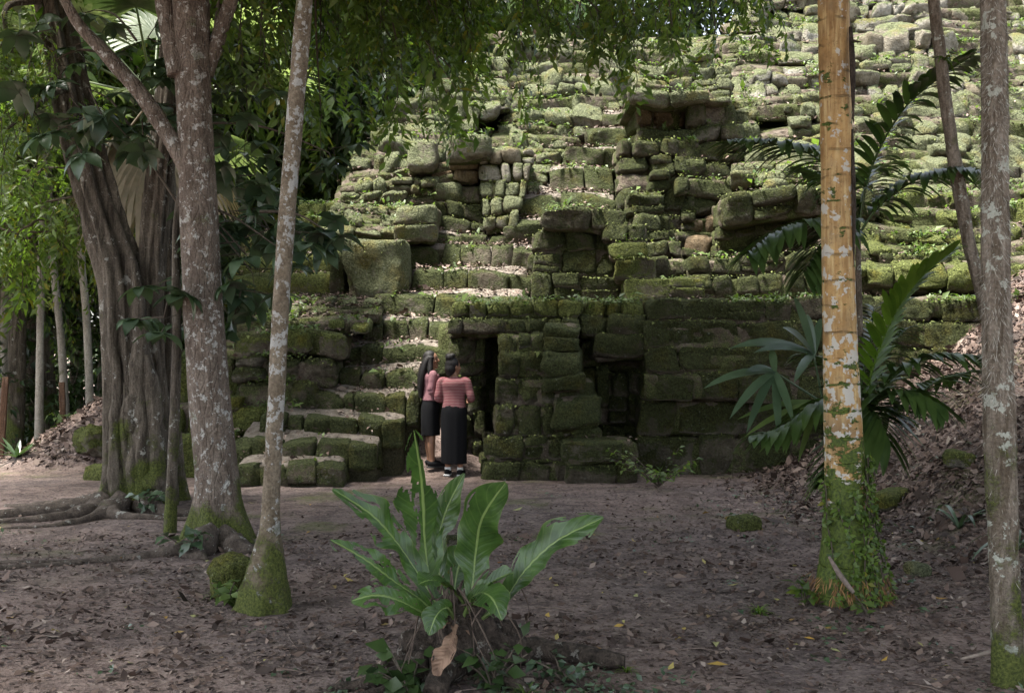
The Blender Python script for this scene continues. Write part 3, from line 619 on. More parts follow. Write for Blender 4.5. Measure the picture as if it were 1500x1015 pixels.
def palmate(seed, n=6, leaf=0.26, w=0.17):
    """hand-shaped drooping leaf cluster"""
    r = np.random.default_rng(seed); V = []; T = []; nb = 0
    t = np.linspace(0, 1, 4); w_ = [0.05, 0.85, 1.0, 0.02]
    P = np.stack([0 * t, t * 0.35, -0.04 * t], -1); ring = P[:, None] + np.array([[0.006, 0, 0], [-0.006, 0, 0.004], [0, 0, -0.006]])[None]
    V.append(ring.reshape(-1, 3)); nb = 12; TW = [[i * 3 + j, i * 3 + (j + 1) % 3, i * 3 + 3 + j] for i in range(3) for j in range(3)] + [[i * 3 + (j + 1) % 3, i * 3 + 3 + (j + 1) % 3, i * 3 + 3 + j] for i in range(3) for j in range(3)]
    for k in range(n):
        a = (k + r.uniform(-0.2, 0.2)) * 2 * np.pi / n; ln = leaf * r.uniform(0.8, 1.15); dr = r.uniform(0.35, 0.9)
        s = np.linspace(0, 1, 6); ax = np.array([math.cos(a), math.sin(a), 0]); sx = np.array([-math.sin(a), math.cos(a), 0])
        C = np.array([0, 0.35, -0.04]) + s[:, None] * ax * ln * (1 - 0.3 * dr * s[:, None]) + np.array([0, 0, 1.0]) * (0.05 * s - dr * s ** 2 * 0.75)[:, None] * ln
        wd = w * ln * 1.55 * np.sin(np.pi * np.clip(s, 0.02, 0.99) ** 0.8) ** 0.8
        L = C + sx * wd[:, None] + np.array([0, 0, 0.018]); R = C - sx * wd[:, None] + np.array([0, 0, 0.018])
        V.append(np.stack([L, C, R], 1).reshape(-1, 3))
        for i in range(5):
            for j in range(2):
                q = nb + i * 3 + j; T += [[q, q + 1, q + 4], [q, q + 4, q + 3]]
        nb += 18
    return np.concatenate(V), np.array(T), np.array(TW)
SPR = [spray(26, k, leaf=0.19, w=0.16) for k in range(7)]
SPR_BIG = [spray(15, 40 + k, leaf=0.3, w=0.2) for k in range(5)]
SPR_FINE = [spray(26, 70 + k, leaf=0.23, w=0.17, droop=0.45) for k in range(6)]
PAL = [palmate(90 + k, n=[5, 6, 7, 5][k]) for k in range(4)]
def put_sprays(geo, tm, pos, d, s, up=None):
    pos = np.asarray(pos); N = len(pos); which = RNG.integers(0, len(tm), N); s = np.asarray(s)
    n = unit((np.array([0, 0, 1.0]) if up is None else up) + RNG.normal(size=(N, 3)) * 0.25)
    R = basis(d, n)
    for k, (V, T, TW) in enumerate(tm):
        m = np.where(which == k)[0]
        if not len(m): continue
        off = (np.arange(len(m)) * len(V))[:, None, None]; n0 = geo.n
        geo.add(place(V, pos[m], R[m], s[m]), T=(T[None] + off).reshape(-1, 3), mi=0)
        geo.T.append((TW[None] + off).reshape(-1, 3) + n0); geo.TM.append(np.full(len(TW) * len(m), 1, np.int32))
def crown(geo, c, rad, n, size, tm, clumps=14, tight=0.33, down=0.35, hollow=0.35):
    """sprays gathered into clumps spread through an ellipsoid"""
    c = np.asarray(c, float); rad = np.asarray(rad, float)
    cd_ = rdir(clumps) * (hollow + (1 - hollow) * RNG.uniform(0, 1, clumps) ** 0.6)[:, None]
    i = RNG.integers(0, clumps, n); off = RNG.normal(size=(n, 3)) * tight
    u = cd_[i] + off; P = c + u * rad
    d = unit(unit(off + 0.35 * cd_[i]) + RNG.normal(size=(n, 3)) * 0.35 + np.array([0, 0, -down]))
    put_sprays(geo, tm, P, d, size * RNG.lognormal(0, 0.25, n))
    return c + cd_ * rad
def limb(geo, P, r0, r1, n=14, seg=7, mi=0):
    k = len(P); V, Q, T = tube(P, np.linspace(r0, r1, k), n, seg, jit=0.18, jf=6.0); geo.add(V, Q, T, mi)
def branch_foliage(gw, gl, P0, P1, n, size, tm, sag=0.3, r0=0.03, spread=0.35, hang=0.7):
    """a bough from P0 to P1 with sprays hanging off it"""
    P0 = np.asarray(P0, float); P1 = np.asarray(P1, float); mid = (P0 + P1) / 2 + np.array([RNG.normal() * 0.15, RNG.normal() * 0.15, sag])
    C = catmull([P0, mid, P1], 30); limb(gw, [P0, mid, P1], r0, r0 * 0.25, 14, 6)
    t = RNG.uniform(0.12, 1, n) ** 0.8; p = np.stack([np.interp(t, np.linspace(0, 1, 30), C[:, i]) for i in range(3)], -1)
    ax = unit(P1 - P0); o = RNG.normal(size=(n, 3)) * spread * np.array([1, 1, 0.55]); o[:, 2] -= np.abs(RNG.normal(size=n)) * 0.12
    d = unit(unit(o) * 0.9 + ax * 0.6 + np.array([0, 0, -hang]) * RNG.uniform(0.2, 1.2, n)[:, None])
    put_sprays(gl, tm, p + o * 0.6, d, size * RNG.lognormal(0, 0.22, n))
def G0(px, Yd):
    p = at(px, 500, Yd); return np.array([p[0], Yd, float(gz(p[0], Yd))])

# ---------------------------------------------------------------- big twin-stemmed tree
def flute(nf, amp, seed, freq=1.2):
    def f(th, s, pos):
        return 1 + amp * (0.6 * np.sin(nf * th + 2.5 * np.sin(5 * s + seed) + seed) + 0.5 * np.sin((nf * 2 + 1) * th + 4 * np.sin(3 * s) + seed * 2)) + 0.7 * amp * fbm(pos * np.array([9, 9, freq * 1.6]), 4)
    return f
Yb = 11.6
T1 = thing('twin_trunk_tree', G0(195, Yb), 'huge old tree with two fluted furrowed trunks and gnarled roots', 'tree')
g = Geo()
def pth(L, Yd, dy=None): return [at(x, y, Yd + (0 if dy is None else dy[i])) for i, (x, y) in enumerate(L)]
g.add(*tube(pth([(188, 752), (187, 690), (186, 600), (182, 500), (177, 400), (140, 280), (112, 170), (88, 60), (68, -40), (40, -190)], Yb), [0.31, 0.25, 0.225, 0.22, 0.215, 0.20, 0.185, 0.17, 0.16, 0.14], 150, 72, flute(5, 0.22, 1.0)))
g.add(*tube(pth([(226, 752), (225, 690), (221, 600), (219, 500), (220, 420), (227, 330), (237, 240), (246, 150), (252, 60), (262, -120)], Yb + 0.05), [0.24, 0.19, 0.155, 0.14, 0.135, 0.13, 0.12, 0.11, 0.10, 0.09], 120, 60, flute(4, 0.24, 4.0)))
g.add(*tube(pth([(252, 745), (246, 640), (248, 520), (250, 400), (246, 300), (240, 220)], Yb + 0.45), [0.18, 0.13, 0.11, 0.10, 0.09, 0.08], 70, 36, flute(3, 0.2, 2.0)))
for (L, r) in [([(205, 745), (212, 640), (203, 560), (206, 470), (196, 380)], [0.10, 0.11, 0.10, 0.07, 0.03]), ([(172, 740), (168, 640), (172, 560), (160, 470)], [0.09, 0.07, 0.06, 0.02]),
               ([(235, 740), (228, 650), (222, 570), (214, 520)], [0.10, 0.09, 0.09, 0.05]), ([(188, 700), (183, 620), (190, 590), (182, 560)], [0.05, 0.06, 0.07, 0.02]), ([(212, 745), (196, 690), (208, 620), (200, 560)], [0.09, 0.09, 0.08, 0.04])]:
    g.add(*tube(pth(L, Yb - 0.2), r, 60, 16, None, jit=0.35, jf=6))
for (px, py, r) in [(204, 590, 0.13), (212, 560, 0.10), (200, 620, 0.12), (215, 655, 0.13), (187, 585, 0.07), (205, 680, 0.12), (222, 700, 0.13)]:
    g.add(rock(CV, at(px, py, Yb - 0.17), (r, r * 0.8, r * 1.25), r * 0.7, 0.3, 0.05, 8, px), CQ)
g.obj('trunk', M['bark_furrow'], T1)
def root(parent, pts, r, name='root', mat='root', lift=0.35):
    P = [np.array([x, y, float(gz(x, y)) + rr * lift]) for (x, y), rr in zip(pts, r)]
    gg = Geo(); gg.add(*tube(P, r, 50, 12, None, jit=0.6, jf=7)); gg.obj(name, M[mat], parent, origin=P[0])
bx = at(195, 500, Yb)[0]
for pts, r in [([(bx - 0.1, 11.5), (bx - 0.6, 11.2), (bx - 1.2, 10.95), (bx - 1.9, 11.05), (bx - 2.6, 10.9)], [0.16, 0.08, 0.05, 0.035, 0.012]),
               ([(bx - 0.2, 11.3), (bx - 0.4, 10.9), (bx - 1.0, 10.6), (bx - 1.6, 10.7)], [0.14, 0.06, 0.035, 0.01]), ([(bx, 11.3), (bx + 0.05, 10.9), (bx + 0.5, 10.7), (bx + 1.0, 10.75)], [0.14, 0.07, 0.035, 0.01]),
               ([(bx + 0.2, 11.3), (bx + 0.6, 11.0), (bx + 1.0, 11.1)], [0.14, 0.07, 0.02]), ([(bx - 0.3, 11.6), (bx - 0.8, 11.5), (bx - 1.4, 11.7)], [0.13, 0.07, 0.02]), ([(bx, 11.2), (bx - 0.1, 10.8), (bx - 0.3, 10.5), (bx - 0.8, 10.3)], [0.14, 0.06, 0.03, 0.01])]:
    root(T1, pts, r)
# its leafy boughs high above
gw = Geo(); gl = Geo()
top = at(45, -170, Yb)
for (tx, ty, tz, n) in [(-7.5, 8.5, 6.6, 60), (-3.0, 8.0, 7.2, 70), (-6.2, 13.2, 7.4, 60), (-8.2, 12.0, 6.0, 60), (-4.8, 6.4, 7.0, 70), (-6.5, 5.0, 7.5, 60)]:
    branch_foliage(gw, gl, top + np.array([0, 0, -0.3]), (tx, ty, tz), int(n * 1.4), 1.0, SPR_BIG, 0.8, 0.09, 0.7, 0.3)
for (a, b, n) in [((60, 40), (-20, 150), 22), ((95, 130), (10, 190), 18), ((60, 0), (10, 60), 20), ((250, 80), (330, -20), 14)]:
    branch_foliage(gw, gl, at(*a, Yb - 0.2), at(*b, Yb - 0.9), n, 0.42, SPR, 0.15, 0.05, 0.25, 0.5)
gw.obj('limb', M['bark_furrow'], T1); gl.obj('crown', [M['leaf'], M['twig']], T1, smooth=False)

# ---------------------------------------------------------------- grey lichened tree with a diagonal limb
Yb = 9.5
T2 = thing('grey_bark_tree', G0(322, Yb), 'straight tree with white lichen patches on grey bark and a bare diagonal limb', 'tree')
def flare(z0, z1, amp, nf=5, ph=0.0, ridges=0.03):
    def f(th, s, pos):
        k = np.clip(1 - (pos[..., 2] - z0) / (z1 - z0), 0, 1) ** 2
        return 1 + amp * k * (0.7 + 0.5 * np.sin(nf * th + ph)) + ridges * np.sin(7 * th + 3 * s * 6) + 0.05 * fbm(pos * np.array([7, 7, 2.5]), 3)
    return f
g = Geo()
g.add(*tube(pth([(322, 812), (321, 770), (318, 700), (309, 600), (301, 500), (294, 380), (289, 250), (283, 120), (278, 0), (272, -150), (268, -330)], Yb), [0.20, 0.19, 0.182, 0.176, 0.172, 0.165, 0.155, 0.15, 0.16, 0.13, 0.09], 150, 40, flare(0.0, 0.75, 0.75, 5, 0.6)))
g.obj('trunk', M['bark_grey'], T2)
g = Geo(); limb(g, pth([(283, 262), (262, 225), (215, 150), (160, 85), (115, 35), (85, -20), (40, -120)], Yb - 0.05), 0.085, 0.035, 60, 14); g.obj('diagonal_limb', M['bark_grey'], T2)
g = Geo(); limb(g, pth([(262, 110), (252, 60), (240, 0), (225, -90)], Yb - 0.05), 0.10, 0.06, 30, 14); limb(g, pth([(300, 110), (325, 40), (350, -30), (390, -130)], Yb + 0.05), 0.075, 0.05, 30, 12); g.obj('limb', M['bark_grey'], T2)
bx = at(322, 500, Yb)[0]
for pts, r in [([(bx + 0.05, 9.4), (bx + 0.25, 9.1), (bx + 0.55, 9.0)], [0.16, 0.09, 0.02]), ([(bx - 0.05, 9.3), (bx - 0.3, 9.0), (bx - 0.9, 8.8), (bx - 1.9, 8.6), (bx - 3.0, 8.9)], [0.12, 0.05, 0.03, 0.025, 0.008]),
               ([(bx, 9.25), (bx - 0.05, 8.95), (bx + 0.1, 8.75)], [0.16, 0.1, 0.02]), ([(bx - 0.9, 8.75), (bx - 1.6, 8.3), (bx - 2.4, 8.2), (bx - 3.4, 7.8)], [0.03, 0.03, 0.02, 0.006])]:
    root(T2, pts, r)
gw = Geo(); gl = Geo()
# boughs that hang into view over the ruin
hubs = [at(380, -150, 10.0), at(480, -140, 10.5), at(600, -120, 11.0)]
limb(gw, [at(275, -100, 9.5), at(380, -170, 10.0), at(520, -150, 10.7), at(700, -110, 11.4)], 0.09, 0.03, 40, 10)
for (a, b, n, sz) in [((430, -130), (470, 72), 34, .5), ((460, -130), (530, 102), 40, .5), ((500, -130), (590, 107), 44, .5), ((540, -130), (640, 122), 44, .5), ((590, -130), (690, 72), 40, .5),
                      ((640, -120), (730, 52), 36, .5), ((480, -130), (560, 32), 34, .5), ((560, -130), (640, 32), 34, .5), ((610, -120), (690, 12), 34, .5), ((690, -110), (780, -8), 26, .45), ((420, -130), (500, 12), 30, .5),
                      ((400, -130), (380, 92), 36, .5), ((360, -130), (350, 62), 30, .5), ((470, -100), (470, 162), 16, .4), ((520, -120), (590, -18), 34, .5), ((650, -120), (720, -28), 30, .5), ((600, -100), (650, 137), 12, .4)]:
    Ya = 9.9 + (a[0] - 300) * 0.004 + RNG.uniform(-0.4, 0.4); Yc = Ya + RNG.uniform(-0.6, 1.2)
    branch_foliage(gw, gl, at(*a, Ya), at(*b, Yc), int(n * 0.45), sz, SPR_FINE, 0.1, 0.02, 0.33, 0.55)
for k in range(20):  # unseen boughs overhead, added to shade the foreground
    branch_foliage(gw, gl, at(270, -300, 9.5), (RNG.uniform(-7.5, 2.0), RNG.uniform(-3.0, 8.2), RNG.uniform(7.0, 9.2)), 62, 1.1, SPR_BIG, 0.7, 0.07, 0.75, 0.2)
for k in range(14):  # more boughs above the view, added to shade the lower front walls
    branch_foliage(gw, gl, at(270, -330, 9.5) + np.array([0, 0, 0.4]), (-3.4 + 0.5 * k, RNG.uniform(9.6, 12.9), RNG.uniform(7.9, 8.7)), 46, 1.1, SPR_BIG, 0.5, 0.06, 0.7, 0.0)
gw.obj('bough', M['twig'], T2); gl.obj('crown', [M['leaf'], M['twig']], T2, smooth=False)

# ---------------------------------------------------------------- thin leaning tree with the mossy cone foot
Yb = 7.2
T3 = thing('slim_leaning_tree', G0(388, Yb), 'slim leaning tree with scaly bark and a mossy cone shaped foot', 'tree')
g = Geo(); g.add(*tube(pth([(388, 900), (390, 860), (393, 810), (396, 765), (399, 690), (404, 600), (410, 480), (418, 350), (428, 220), (438, 100), (448, -20), (468, -300), (480, -680)], Yb),
                       [0.185, 0.152, 0.102, 0.066, 0.057, 0.058, 0.057, 0.056, 0.055, 0.054, 0.052, 0.045, 0.04], 170, 28, lambda th, s, p: 1 + 0.10 * fbm(p * np.array([14, 14, 6]), 3) + 0.03 * np.sin(4 * th + 9 * s) + np.clip(0.28 - p[..., 2], 0, 0.3) * (0.7 * fbm(p * 9, 3) + 0.35 * np.sin(5 * th + 1))))
g.obj('trunk', M['bark_thin'], T3)
gw = Geo(); gl = Geo()
for k in range(7): branch_foliage(gw, gl, at(480, -660, Yb), at(480, -660, Yb) + np.array([RNG.uniform(-2.2, 2.4), RNG.uniform(-3.5, 2.0), RNG.uniform(0.2, 1.4)]), 60, 1.0, SPR_BIG, 0.4, 0.03, 0.6, 0.2)
gw.obj('bough', M['twig'], T3); gl.obj('crown', [M['leaf'], M['twig']], T3, smooth=False)

# ---------------------------------------------------------------- slender dark sapling with hand-shaped leaves
Yb = 10.1
T4 = thing('hand_leaf_tree', G0(249, Yb), 'slender dark stemmed tree with drooping hand shaped leaf clusters', 'tree')
g = Geo(); g.add(*tube(pth([(249, 785), (252, 700), (256, 600), (259, 500), (258, 430), (262, 300), (300, 150), (330, -60)], Yb), [0.065, 0.052, 0.047, 0.045, 0.04, 0.035, 0.03, 0.02], 80, 12, jit=0.12, jf=8))
g.obj('trunk', M['bark_furrow'], T4)
gw = Geo(); gl = Geo()
def cluster(px, py, rx, ry, n, Yd, s=1.0, src=None):
    p = np.stack([at(px + RNG.normal() * rx, py + RNG.normal() * ry, Yd + RNG.normal() * 0.35) for _ in range(n)])
    d = unit(RNG.normal(size=(n, 3)) * np.array([0.8, 0.8, 0.25]) + np.array([0, -0.4, -0.1])); put_sprays(gl, PAL, p, d, s * RNG.uniform(0.75, 1.2, n))
    if src is not None:
        gw = Geo(); limb(gw, [at(*src, Yd), (at(*src, Yd) + p[0]) / 2 + np.array([0, 0, 0.1]), p[0]], 0.016, 0.006, 12, 5); gw.obj('branch', M['twig'], T4)
for (px, py, rx, ry, n, Yd, src) in [(252, 445, 16, 26, 9, 9.9, (258, 430)), (345, 350, 26, 45, 26, 10.2, (262, 300)), (385, 300, 26, 30, 14, 10.3, (262, 300)), (440, 345, 22, 14, 7, 9.9, (262, 300)), (360, 425, 18, 20, 8, 10.0, (262, 300)),
                                 (475, 350, 10, 6, 3, 9.8, (380, 310)), (345, 230, 30, 50, 22, 10.4, (280, 220)), (465, 225, 16, 20, 6, 10.4, (290, 180)), (180, 180, 40, 22, 13, 10.6, (262, 300)), (120, 165, 26, 20, 6, 10.7, (200, 200)),
                                 (235, 130, 22, 40, 8, 10.5, (285, 200)), (55, 160, 30, 20, 6, 10.8, (120, 180)), (330, 120, 30, 40, 14, 10.6, (305, 140)), (215, 60, 30, 30, 10, 10.5, (300, 140)), (60, 40, 30, 26, 5, 10.9, (160, 80)), (130, 20, 20, 14, 4, 10.8, (200, 60))]:
    cluster(px, py, rx, ry, n, Yd, 0.95, src)
gl.obj('crown', [M['leaf_blue'], M['twig']], T4, smooth=False)
# ---------------------------------------------------------------- golden ringed palm
Yb = 7.37
T5 = thing('golden_palm', G0(1242, Yb), 'golden ringed palm trunk with white lichen and a mossy foot', 'palm tree')
def rings(th, s, pos):
    z = pos[..., 2] / 0.175; f = np.abs((z + 0.12 * np.sin(th + 1)) % 1.0 - 0.5) * 2
    return 1 + 0.018 * (1 - np.clip(f / 0.25, 0, 1)) * -1.5 + 0.02 * fbm(pos * 6, 3) + 0.06 * np.clip(0.7 - pos[..., 2], 0, 1) * fbm(pos * 14, 3)
g = Geo(); g.add(*tube(pth([(1245, 892), (1244, 860), (1242, 810), (1240, 760), (1238, 700), (1234, 600), (1230, 480), (1227, 340), (1225, 200), (1222, 80), (1221, -40), (1220, -260), (1222, -420)], Yb),
                       [0.255, 0.228, 0.185, 0.155, 0.138, 0.124, 0.112, 0.107, 0.105, 0.104, 0.104, 0.10, 0.09], 260, 40, rings)); g.obj('trunk', M['golden'], T5)
def strips(geo, P, D, Ln, w, droop, seg=5, mi=0, nrm=None):
    """blade strips: folded ribbons that droop under gravity"""
    for p, d, l, ww, dr in zip(P, D, Ln, w, droop):
        t = np.linspace(0, 1, seg + 1)[:, None]; C = p + d * l * t + np.array([0, 0, -1.0]) * dr * l * t ** 2
        sx = unit(np.cross(d, np.array([0, 0, 1.0]) if nrm is None else nrm)); pr = (ww * np.sin(np.pi * np.clip(0.12 + 0.88 * t, 0, 1)) ** 0.7)
        up = np.array([0, 0, 0.25]) * pr
        V = np.stack([C + sx * pr + up, C, C - sx * pr + up], 1).reshape(-1, 3); Q = []
        for i in range(seg):
            for j in range(2): q = i * 3 + j; Q.append([q, q + 1, q + 4, q + 3])
        geo.add(V, Q, mi=mi)
def frond(parent, pts, n, l0, w, mats, name='frond', droop=0.35, fwd=0.55, vee=0.25, rr=0.012, origin=None):
    """feather palm leaf: stalk curve with leaflets on both sides"""
    C = catmull(pts, 60); tg = unit(np.gradient(C, axis=0)); g = Geo()
    g.add(*tube(pts, np.linspace(rr, rr * 0.25, len(pts)), 24, 6), mi=0)
    P, D, Ln, W, Dr = [], [], [], [], []
    for k in range(n):
        u = 0.18 + 0.82 * (k + 0.5) / n; i = int(u * 59); t = tg[i]; sx = unit(np.cross(t, np.array([0, 0.12, 1.0]))); up = np.cross(sx, t)
        for sg in (-1, 1):
            P.append(C[i]); D.append(unit(sx * sg + t * (fwd + 0.5 * u) + up * vee + RNG.normal(size=3) * 0.06)); Ln.append(l0 * (0.5 + 0.5 * math.sin(math.pi * min(1, 0.15 + u * 0.85))) * RNG.uniform(0.9, 1.1)); W.append(w * RNG.uniform(0.85, 1.15)); Dr.append(droop * RNG.uniform(0.6, 1.4))
    strips(g, P, D, Ln, W, Dr)
    return g.obj(name, mats, parent, smooth=False)
topc = at(1222, -420, Yb)
for k in range(13):
    a = k * 2.4; up = 0.25 + 0.5 * (k % 3) / 2; d = np.array([math.cos(a), math.sin(a), 0])
    frond(T5, [topc, topc + d * 0.7 + np.array([0, 0, 0.4 + up * 0.6]), topc + d * 1.7 + np.array([0, 0, 0.4 + up]), topc + d * 2.7 + np.array([0, 0, up - 0.5])], 38, 0.6, 0.03, M['palm_leaf'], rr=0.03)
# orange root skirt at the foot
g = Geo(); N = 420; th = RNG.uniform(0, 2 * np.pi, N); b = at(1245, 500, Yb); zz = RNG.uniform(0.03, 0.20, N); r = 0.265 - zz * 0.12
P = np.stack([b[0] + np.cos(th) * r, Yb + np.sin(th) * r, zz + gz(b[0], Yb)], -1); D = unit(np.stack([np.cos(th) * 0.35, np.sin(th) * 0.35, -np.ones(N)], -1) + RNG.normal(size=(N, 3)) * 0.25)
scatter(g, leaf_t(0.045, 0.01, -0.1), P, D, np.stack([np.cos(th), np.sin(th), 0 * th], -1), RNG.uniform(0.05, 0.11, N))
tag(g.obj('root_skirt', M['orange_fibre'], T5, smooth=False), 'orange fringe of fine roots', kind='stuff')
g = Geo(); V, Q, T = tube([at(1246, 40, Yb - 0.09), at(1249, 100, Yb - 0.13), at(1250, 180, Yb - 0.10)], [0.012, 0.02, 0.004], 14, 6); g.add(V, Q, T); V, Q, T = tube([at(1247, 60, Yb - 0.1), at(1262, 62, Yb - 0.16)], [0.014, 0.002], 6, 5); g.add(V, Q, T)
V, Q, T = tube([at(1248, 190, Yb - 0.06), at(1251, 300, Yb - 0.09), at(1250, 400, Yb - 0.06)], [0.010, 0.014, 0.004], 14, 6); g.add(V, Q, T); g.obj('bark_sheath', M['wood_rot'], T5)
# climbing vine on the palm's foot
VN = thing('climbing_vine', G0(1225, Yb - 0.3), 'small leaved vine climbing the mossy foot of the golden palm', 'vine')
g = Geo(); gl = Geo()
for k in range(9):
    a0 = RNG.uniform(-2.6, -0.5); pts = []
    for z in np.linspace(0.05, RNG.uniform(0.5, 1.15), 7):
        rr_ = np.interp(z, [0, 0.15, 0.4, 0.65, 0.95, 1.4], [0.27, 0.24, 0.19, 0.16, 0.143, 0.128]) + 0.012; a0 += RNG.normal() * 0.16
        cx = at(np.interp(z, [0, 1.4], [1245, 1234]), 500, Yb)[0]; pts.append(np.array([cx + math.cos(a0) * rr_, Yb + math.sin(a0) * rr_, z]))
    g.add(*tube(pts, [0.005] * 7, 24, 5)); C = catmull(pts, 34)
    n = len(C); out = unit(C - np.array([cx, Yb, 0]) * np.array([1, 1, 0]) - C * np.array([0, 0, 1])); C2 = np.repeat(C, 2, 0); o2 = np.repeat(out, 2, 0)
    scatter(gl, leaf_t(0.27, 0.04, 0.25), C2 + o2 * 0.01, unit(RNG.normal(size=C2.shape) * 0.8 + o2 * 0.4 + np.array([0, 0, -0.2])), unit(o2 + RNG.normal(size=C2.shape) * 0.3 + np.array([0, 0, 0.6])), RNG.uniform(0.03, 0.062, len(C2)))
g.obj('vine_stem', M['twig'], VN); gl.obj('vine_leaves', M['leaf'], VN, smooth=False)
st = Geo(); st.add(*tube([at(1214, 815, Yb - 0.42), at(1230, 842, Yb - 0.40), at(1250, 868, Yb - 0.36)], [0.010, 0.02, 0.014], 16, 7, lambda th, s, p: 1 - 0.5 * np.abs(np.sin(th))))
tag(st.obj('fallen_palm_sheath', m_plain('dry_sheath', (0.20, 0.155, 0.13), 0.85), origin=at(1250, 868, Yb - 0.36)), 'dry brown palm sheath leaning on the foot of the golden palm', 'palm sheath')

# ---------------------------------------------------------------- hairy trunk, crooked sapling
Yb = 5.5
T6 = thing('hairy_trunk_tree', G0(1476, Yb), 'slender trunk shaggy with pale bark fibres, moss lower down', 'tree')
HP = pth([(1478, 1025), (1476, 960), (1472, 850), (1468, 740), (1464, 620), (1460, 480), (1458, 300), (1457, 150), (1455, 0), (1452, -200), (1450, -790)], Yb); HR = [0.09, 0.078, 0.072, 0.074, 0.077, 0.072, 0.066, 0.064, 0.062, 0.06, 0.05]
g = Geo(); g.add(*tube(HP, HR, 200, 30, lambda th, s, p: 1 + 0.13 * fbm(p * np.array([18, 18, 7]), 4, 0.6))); g.obj('trunk', M['bark_hairy'], T6)
g = Geo(); C = catmull(np.column_stack([HP, HR]), 400); N = 7500; i = (RNG.uniform(0.0, 1, N) ** 0.75 * 330 + 60).astype(int); th = RNG.uniform(0, 2 * np.pi, N); o = np.stack([np.cos(th), np.sin(th), 0 * th], -1)
keep = (C[i, 2] > 1.45) | (RNG.uniform(size=N) < 0.12); i, o = i[keep], o[keep]; N = len(i)
scatter(g, leaf_t(0.025, 0.0, -0.08), C[i, :3] + o * (C[i, 3] * 0.96)[:, None], unit(o * RNG.uniform(0.25, 0.9, N)[:, None] + np.array([0, 0, -0.8]) + RNG.normal(size=(N, 3)) * 0.25), o, RNG.uniform(0.025, 0.065, N))
tag(g.obj('bark_fibres', M['fibre'], T6, smooth=False), kind='stuff')
gw = Geo(); gl = Geo()
for k in range(6): branch_foliage(gw, gl, at(1450, -760, Yb), at(1450, -760, Yb) + np.array([RNG.uniform(-2.4, 2.4), RNG.uniform(-2.0, 3.5), RNG.uniform(0.3, 1.6)]), 60, 1.0, SPR_BIG, 0.4, 0.03, 0.6, 0.2)
gw.obj('bough', M['twig'], T6); gl.obj('crown', [M['leaf'], M['twig']], T6, smooth=False)
Yb = 8.2; q = at(1462, 500, Yb)
T7 = thing('crooked_sapling', (q[0], Yb, float(gz(q[0], Yb))), 'thin crooked grey sapling stem bending behind the hairy trunk', 'sapling')
g = Geo(); g.add(*tube(pth([(1468, 800), (1462, 620), (1450, 500), (1438, 430), (1418, 350), (1404, 270), (1394, 210), (1384, 140), (1376, 70), (1368, 0), (1362, -120), (1366, -490)], Yb), [0.055, 0.05, 0.047, 0.046, 0.047, 0.052, 0.046, 0.046, 0.044, 0.042, 0.036, 0.03], 120, 16, jit=0.14, jf=9)); g.obj('trunk', M['bark_hairy'], T7)
gw = Geo(); gl = Geo()
for k in range(4): branch_foliage(gw, gl, at(1366, -470, Yb), at(1366, -470, Yb) + np.array([RNG.uniform(-1.5, 1.8), RNG.uniform(-1.5, 1.8), RNG.uniform(0.3, 1.2)]), 45, 1.0, SPR_BIG, 0.3, 0.02, 0.5, 0.2)
gw.obj('bough', M['twig'], T7); gl.obj('crown', [M['leaf'], M['twig']], T7, smooth=False)
AP = thing('perched_air_plant', at(1386, 92, Yb - 0.05), 'tufted air plant perched on the crooked sapling stem', 'air plant')
g = Geo(); n = 16; a = RNG.uniform(0, 6.28, n); p0 = at(1384, 88, Yb - 0.06)
strips(g, [p0] * n, unit(np.stack([np.cos(a), np.sin(a) * 0.7 - 0.3, RNG.uniform(-0.2, 0.7, n)], -1)), RNG.uniform(0.1, 0.22, n), [0.008] * n, RNG.uniform(0.3, 0.9, n)); g.obj('blade', M['leaf'], AP, smooth=False)

# ---------------------------------------------------------------- understorey palms behind the golden palm
def palm_thing(name, px, Yd, label):
    p = at(px, 500, Yd); return thing(name, (p[0], Yd, float(gz(p[0], Yd))), label, 'palm', None)
F1 = palm_thing('feather_palm', 1262, 8.9, 'dark green feather palm with arching fronds behind the golden trunk')
g = Geo(); g.add(*tube(pth([(1266, 700), (1262, 560), (1258, 430), (1257, 330)], 8.9), [0.035, 0.03, 0.026, 0.02], 40, 10, lambda th, s, p: 1 + 0.05 * np.sin(p[..., 2] * 60))); g.obj('stem', M['bark_hairy'], F1)
def fr(par, L, Ys, n, l0, w, mat, **kw): frond(par, [at(x, y, yy) for (x, y), yy in zip(L, Ys)], n, l0, w, M[mat], **kw)
fr(F1, [(1257, 340), (1275, 250), (1320, 165), (1375, 115), (1420, 85)], [8.9, 8.8, 8.6, 8.4, 8.3], 30, 0.36, 0.034, 'palm_leaf', droop=0.4)
fr(F1, [(1257, 340), (1235, 270), (1185, 225), (1125, 210), (1070, 208)], [8.9, 8.8, 8.6, 8.4, 8.2], 30, 0.38, 0.034, 'palm_leaf', droop=0.55)
fr(F1, [(1257, 345), (1240, 300), (1205, 262), (1175, 248)], [8.9, 9.1, 9.3, 9.5], 24, 0.38, 0.034, 'palm_leaf', droop=0.6)
fr(F1, [(1257, 350), (1230, 325), (1180, 325), (1130, 345), (1098, 372)], [8.9, 8.7, 8.4, 8.2, 8.0], 30, 0.38, 0.036, 'palm_leaf', droop=0.6)
fr(F1, [(1257, 345), (1290, 300), (1345, 262), (1400, 248), (1440, 252)], [8.9, 8.8, 8.5, 8.2, 8.0], 30, 0.34, 0.032, 'palm_leaf', droop=0.6)
fr(F1, [(1257, 345), (1262, 290), (1282, 250), (1305, 240)], [8.9, 9.3, 9.7, 10.0], 24, 0.38, 0.034, 'palm_leaf', droop=0.5)
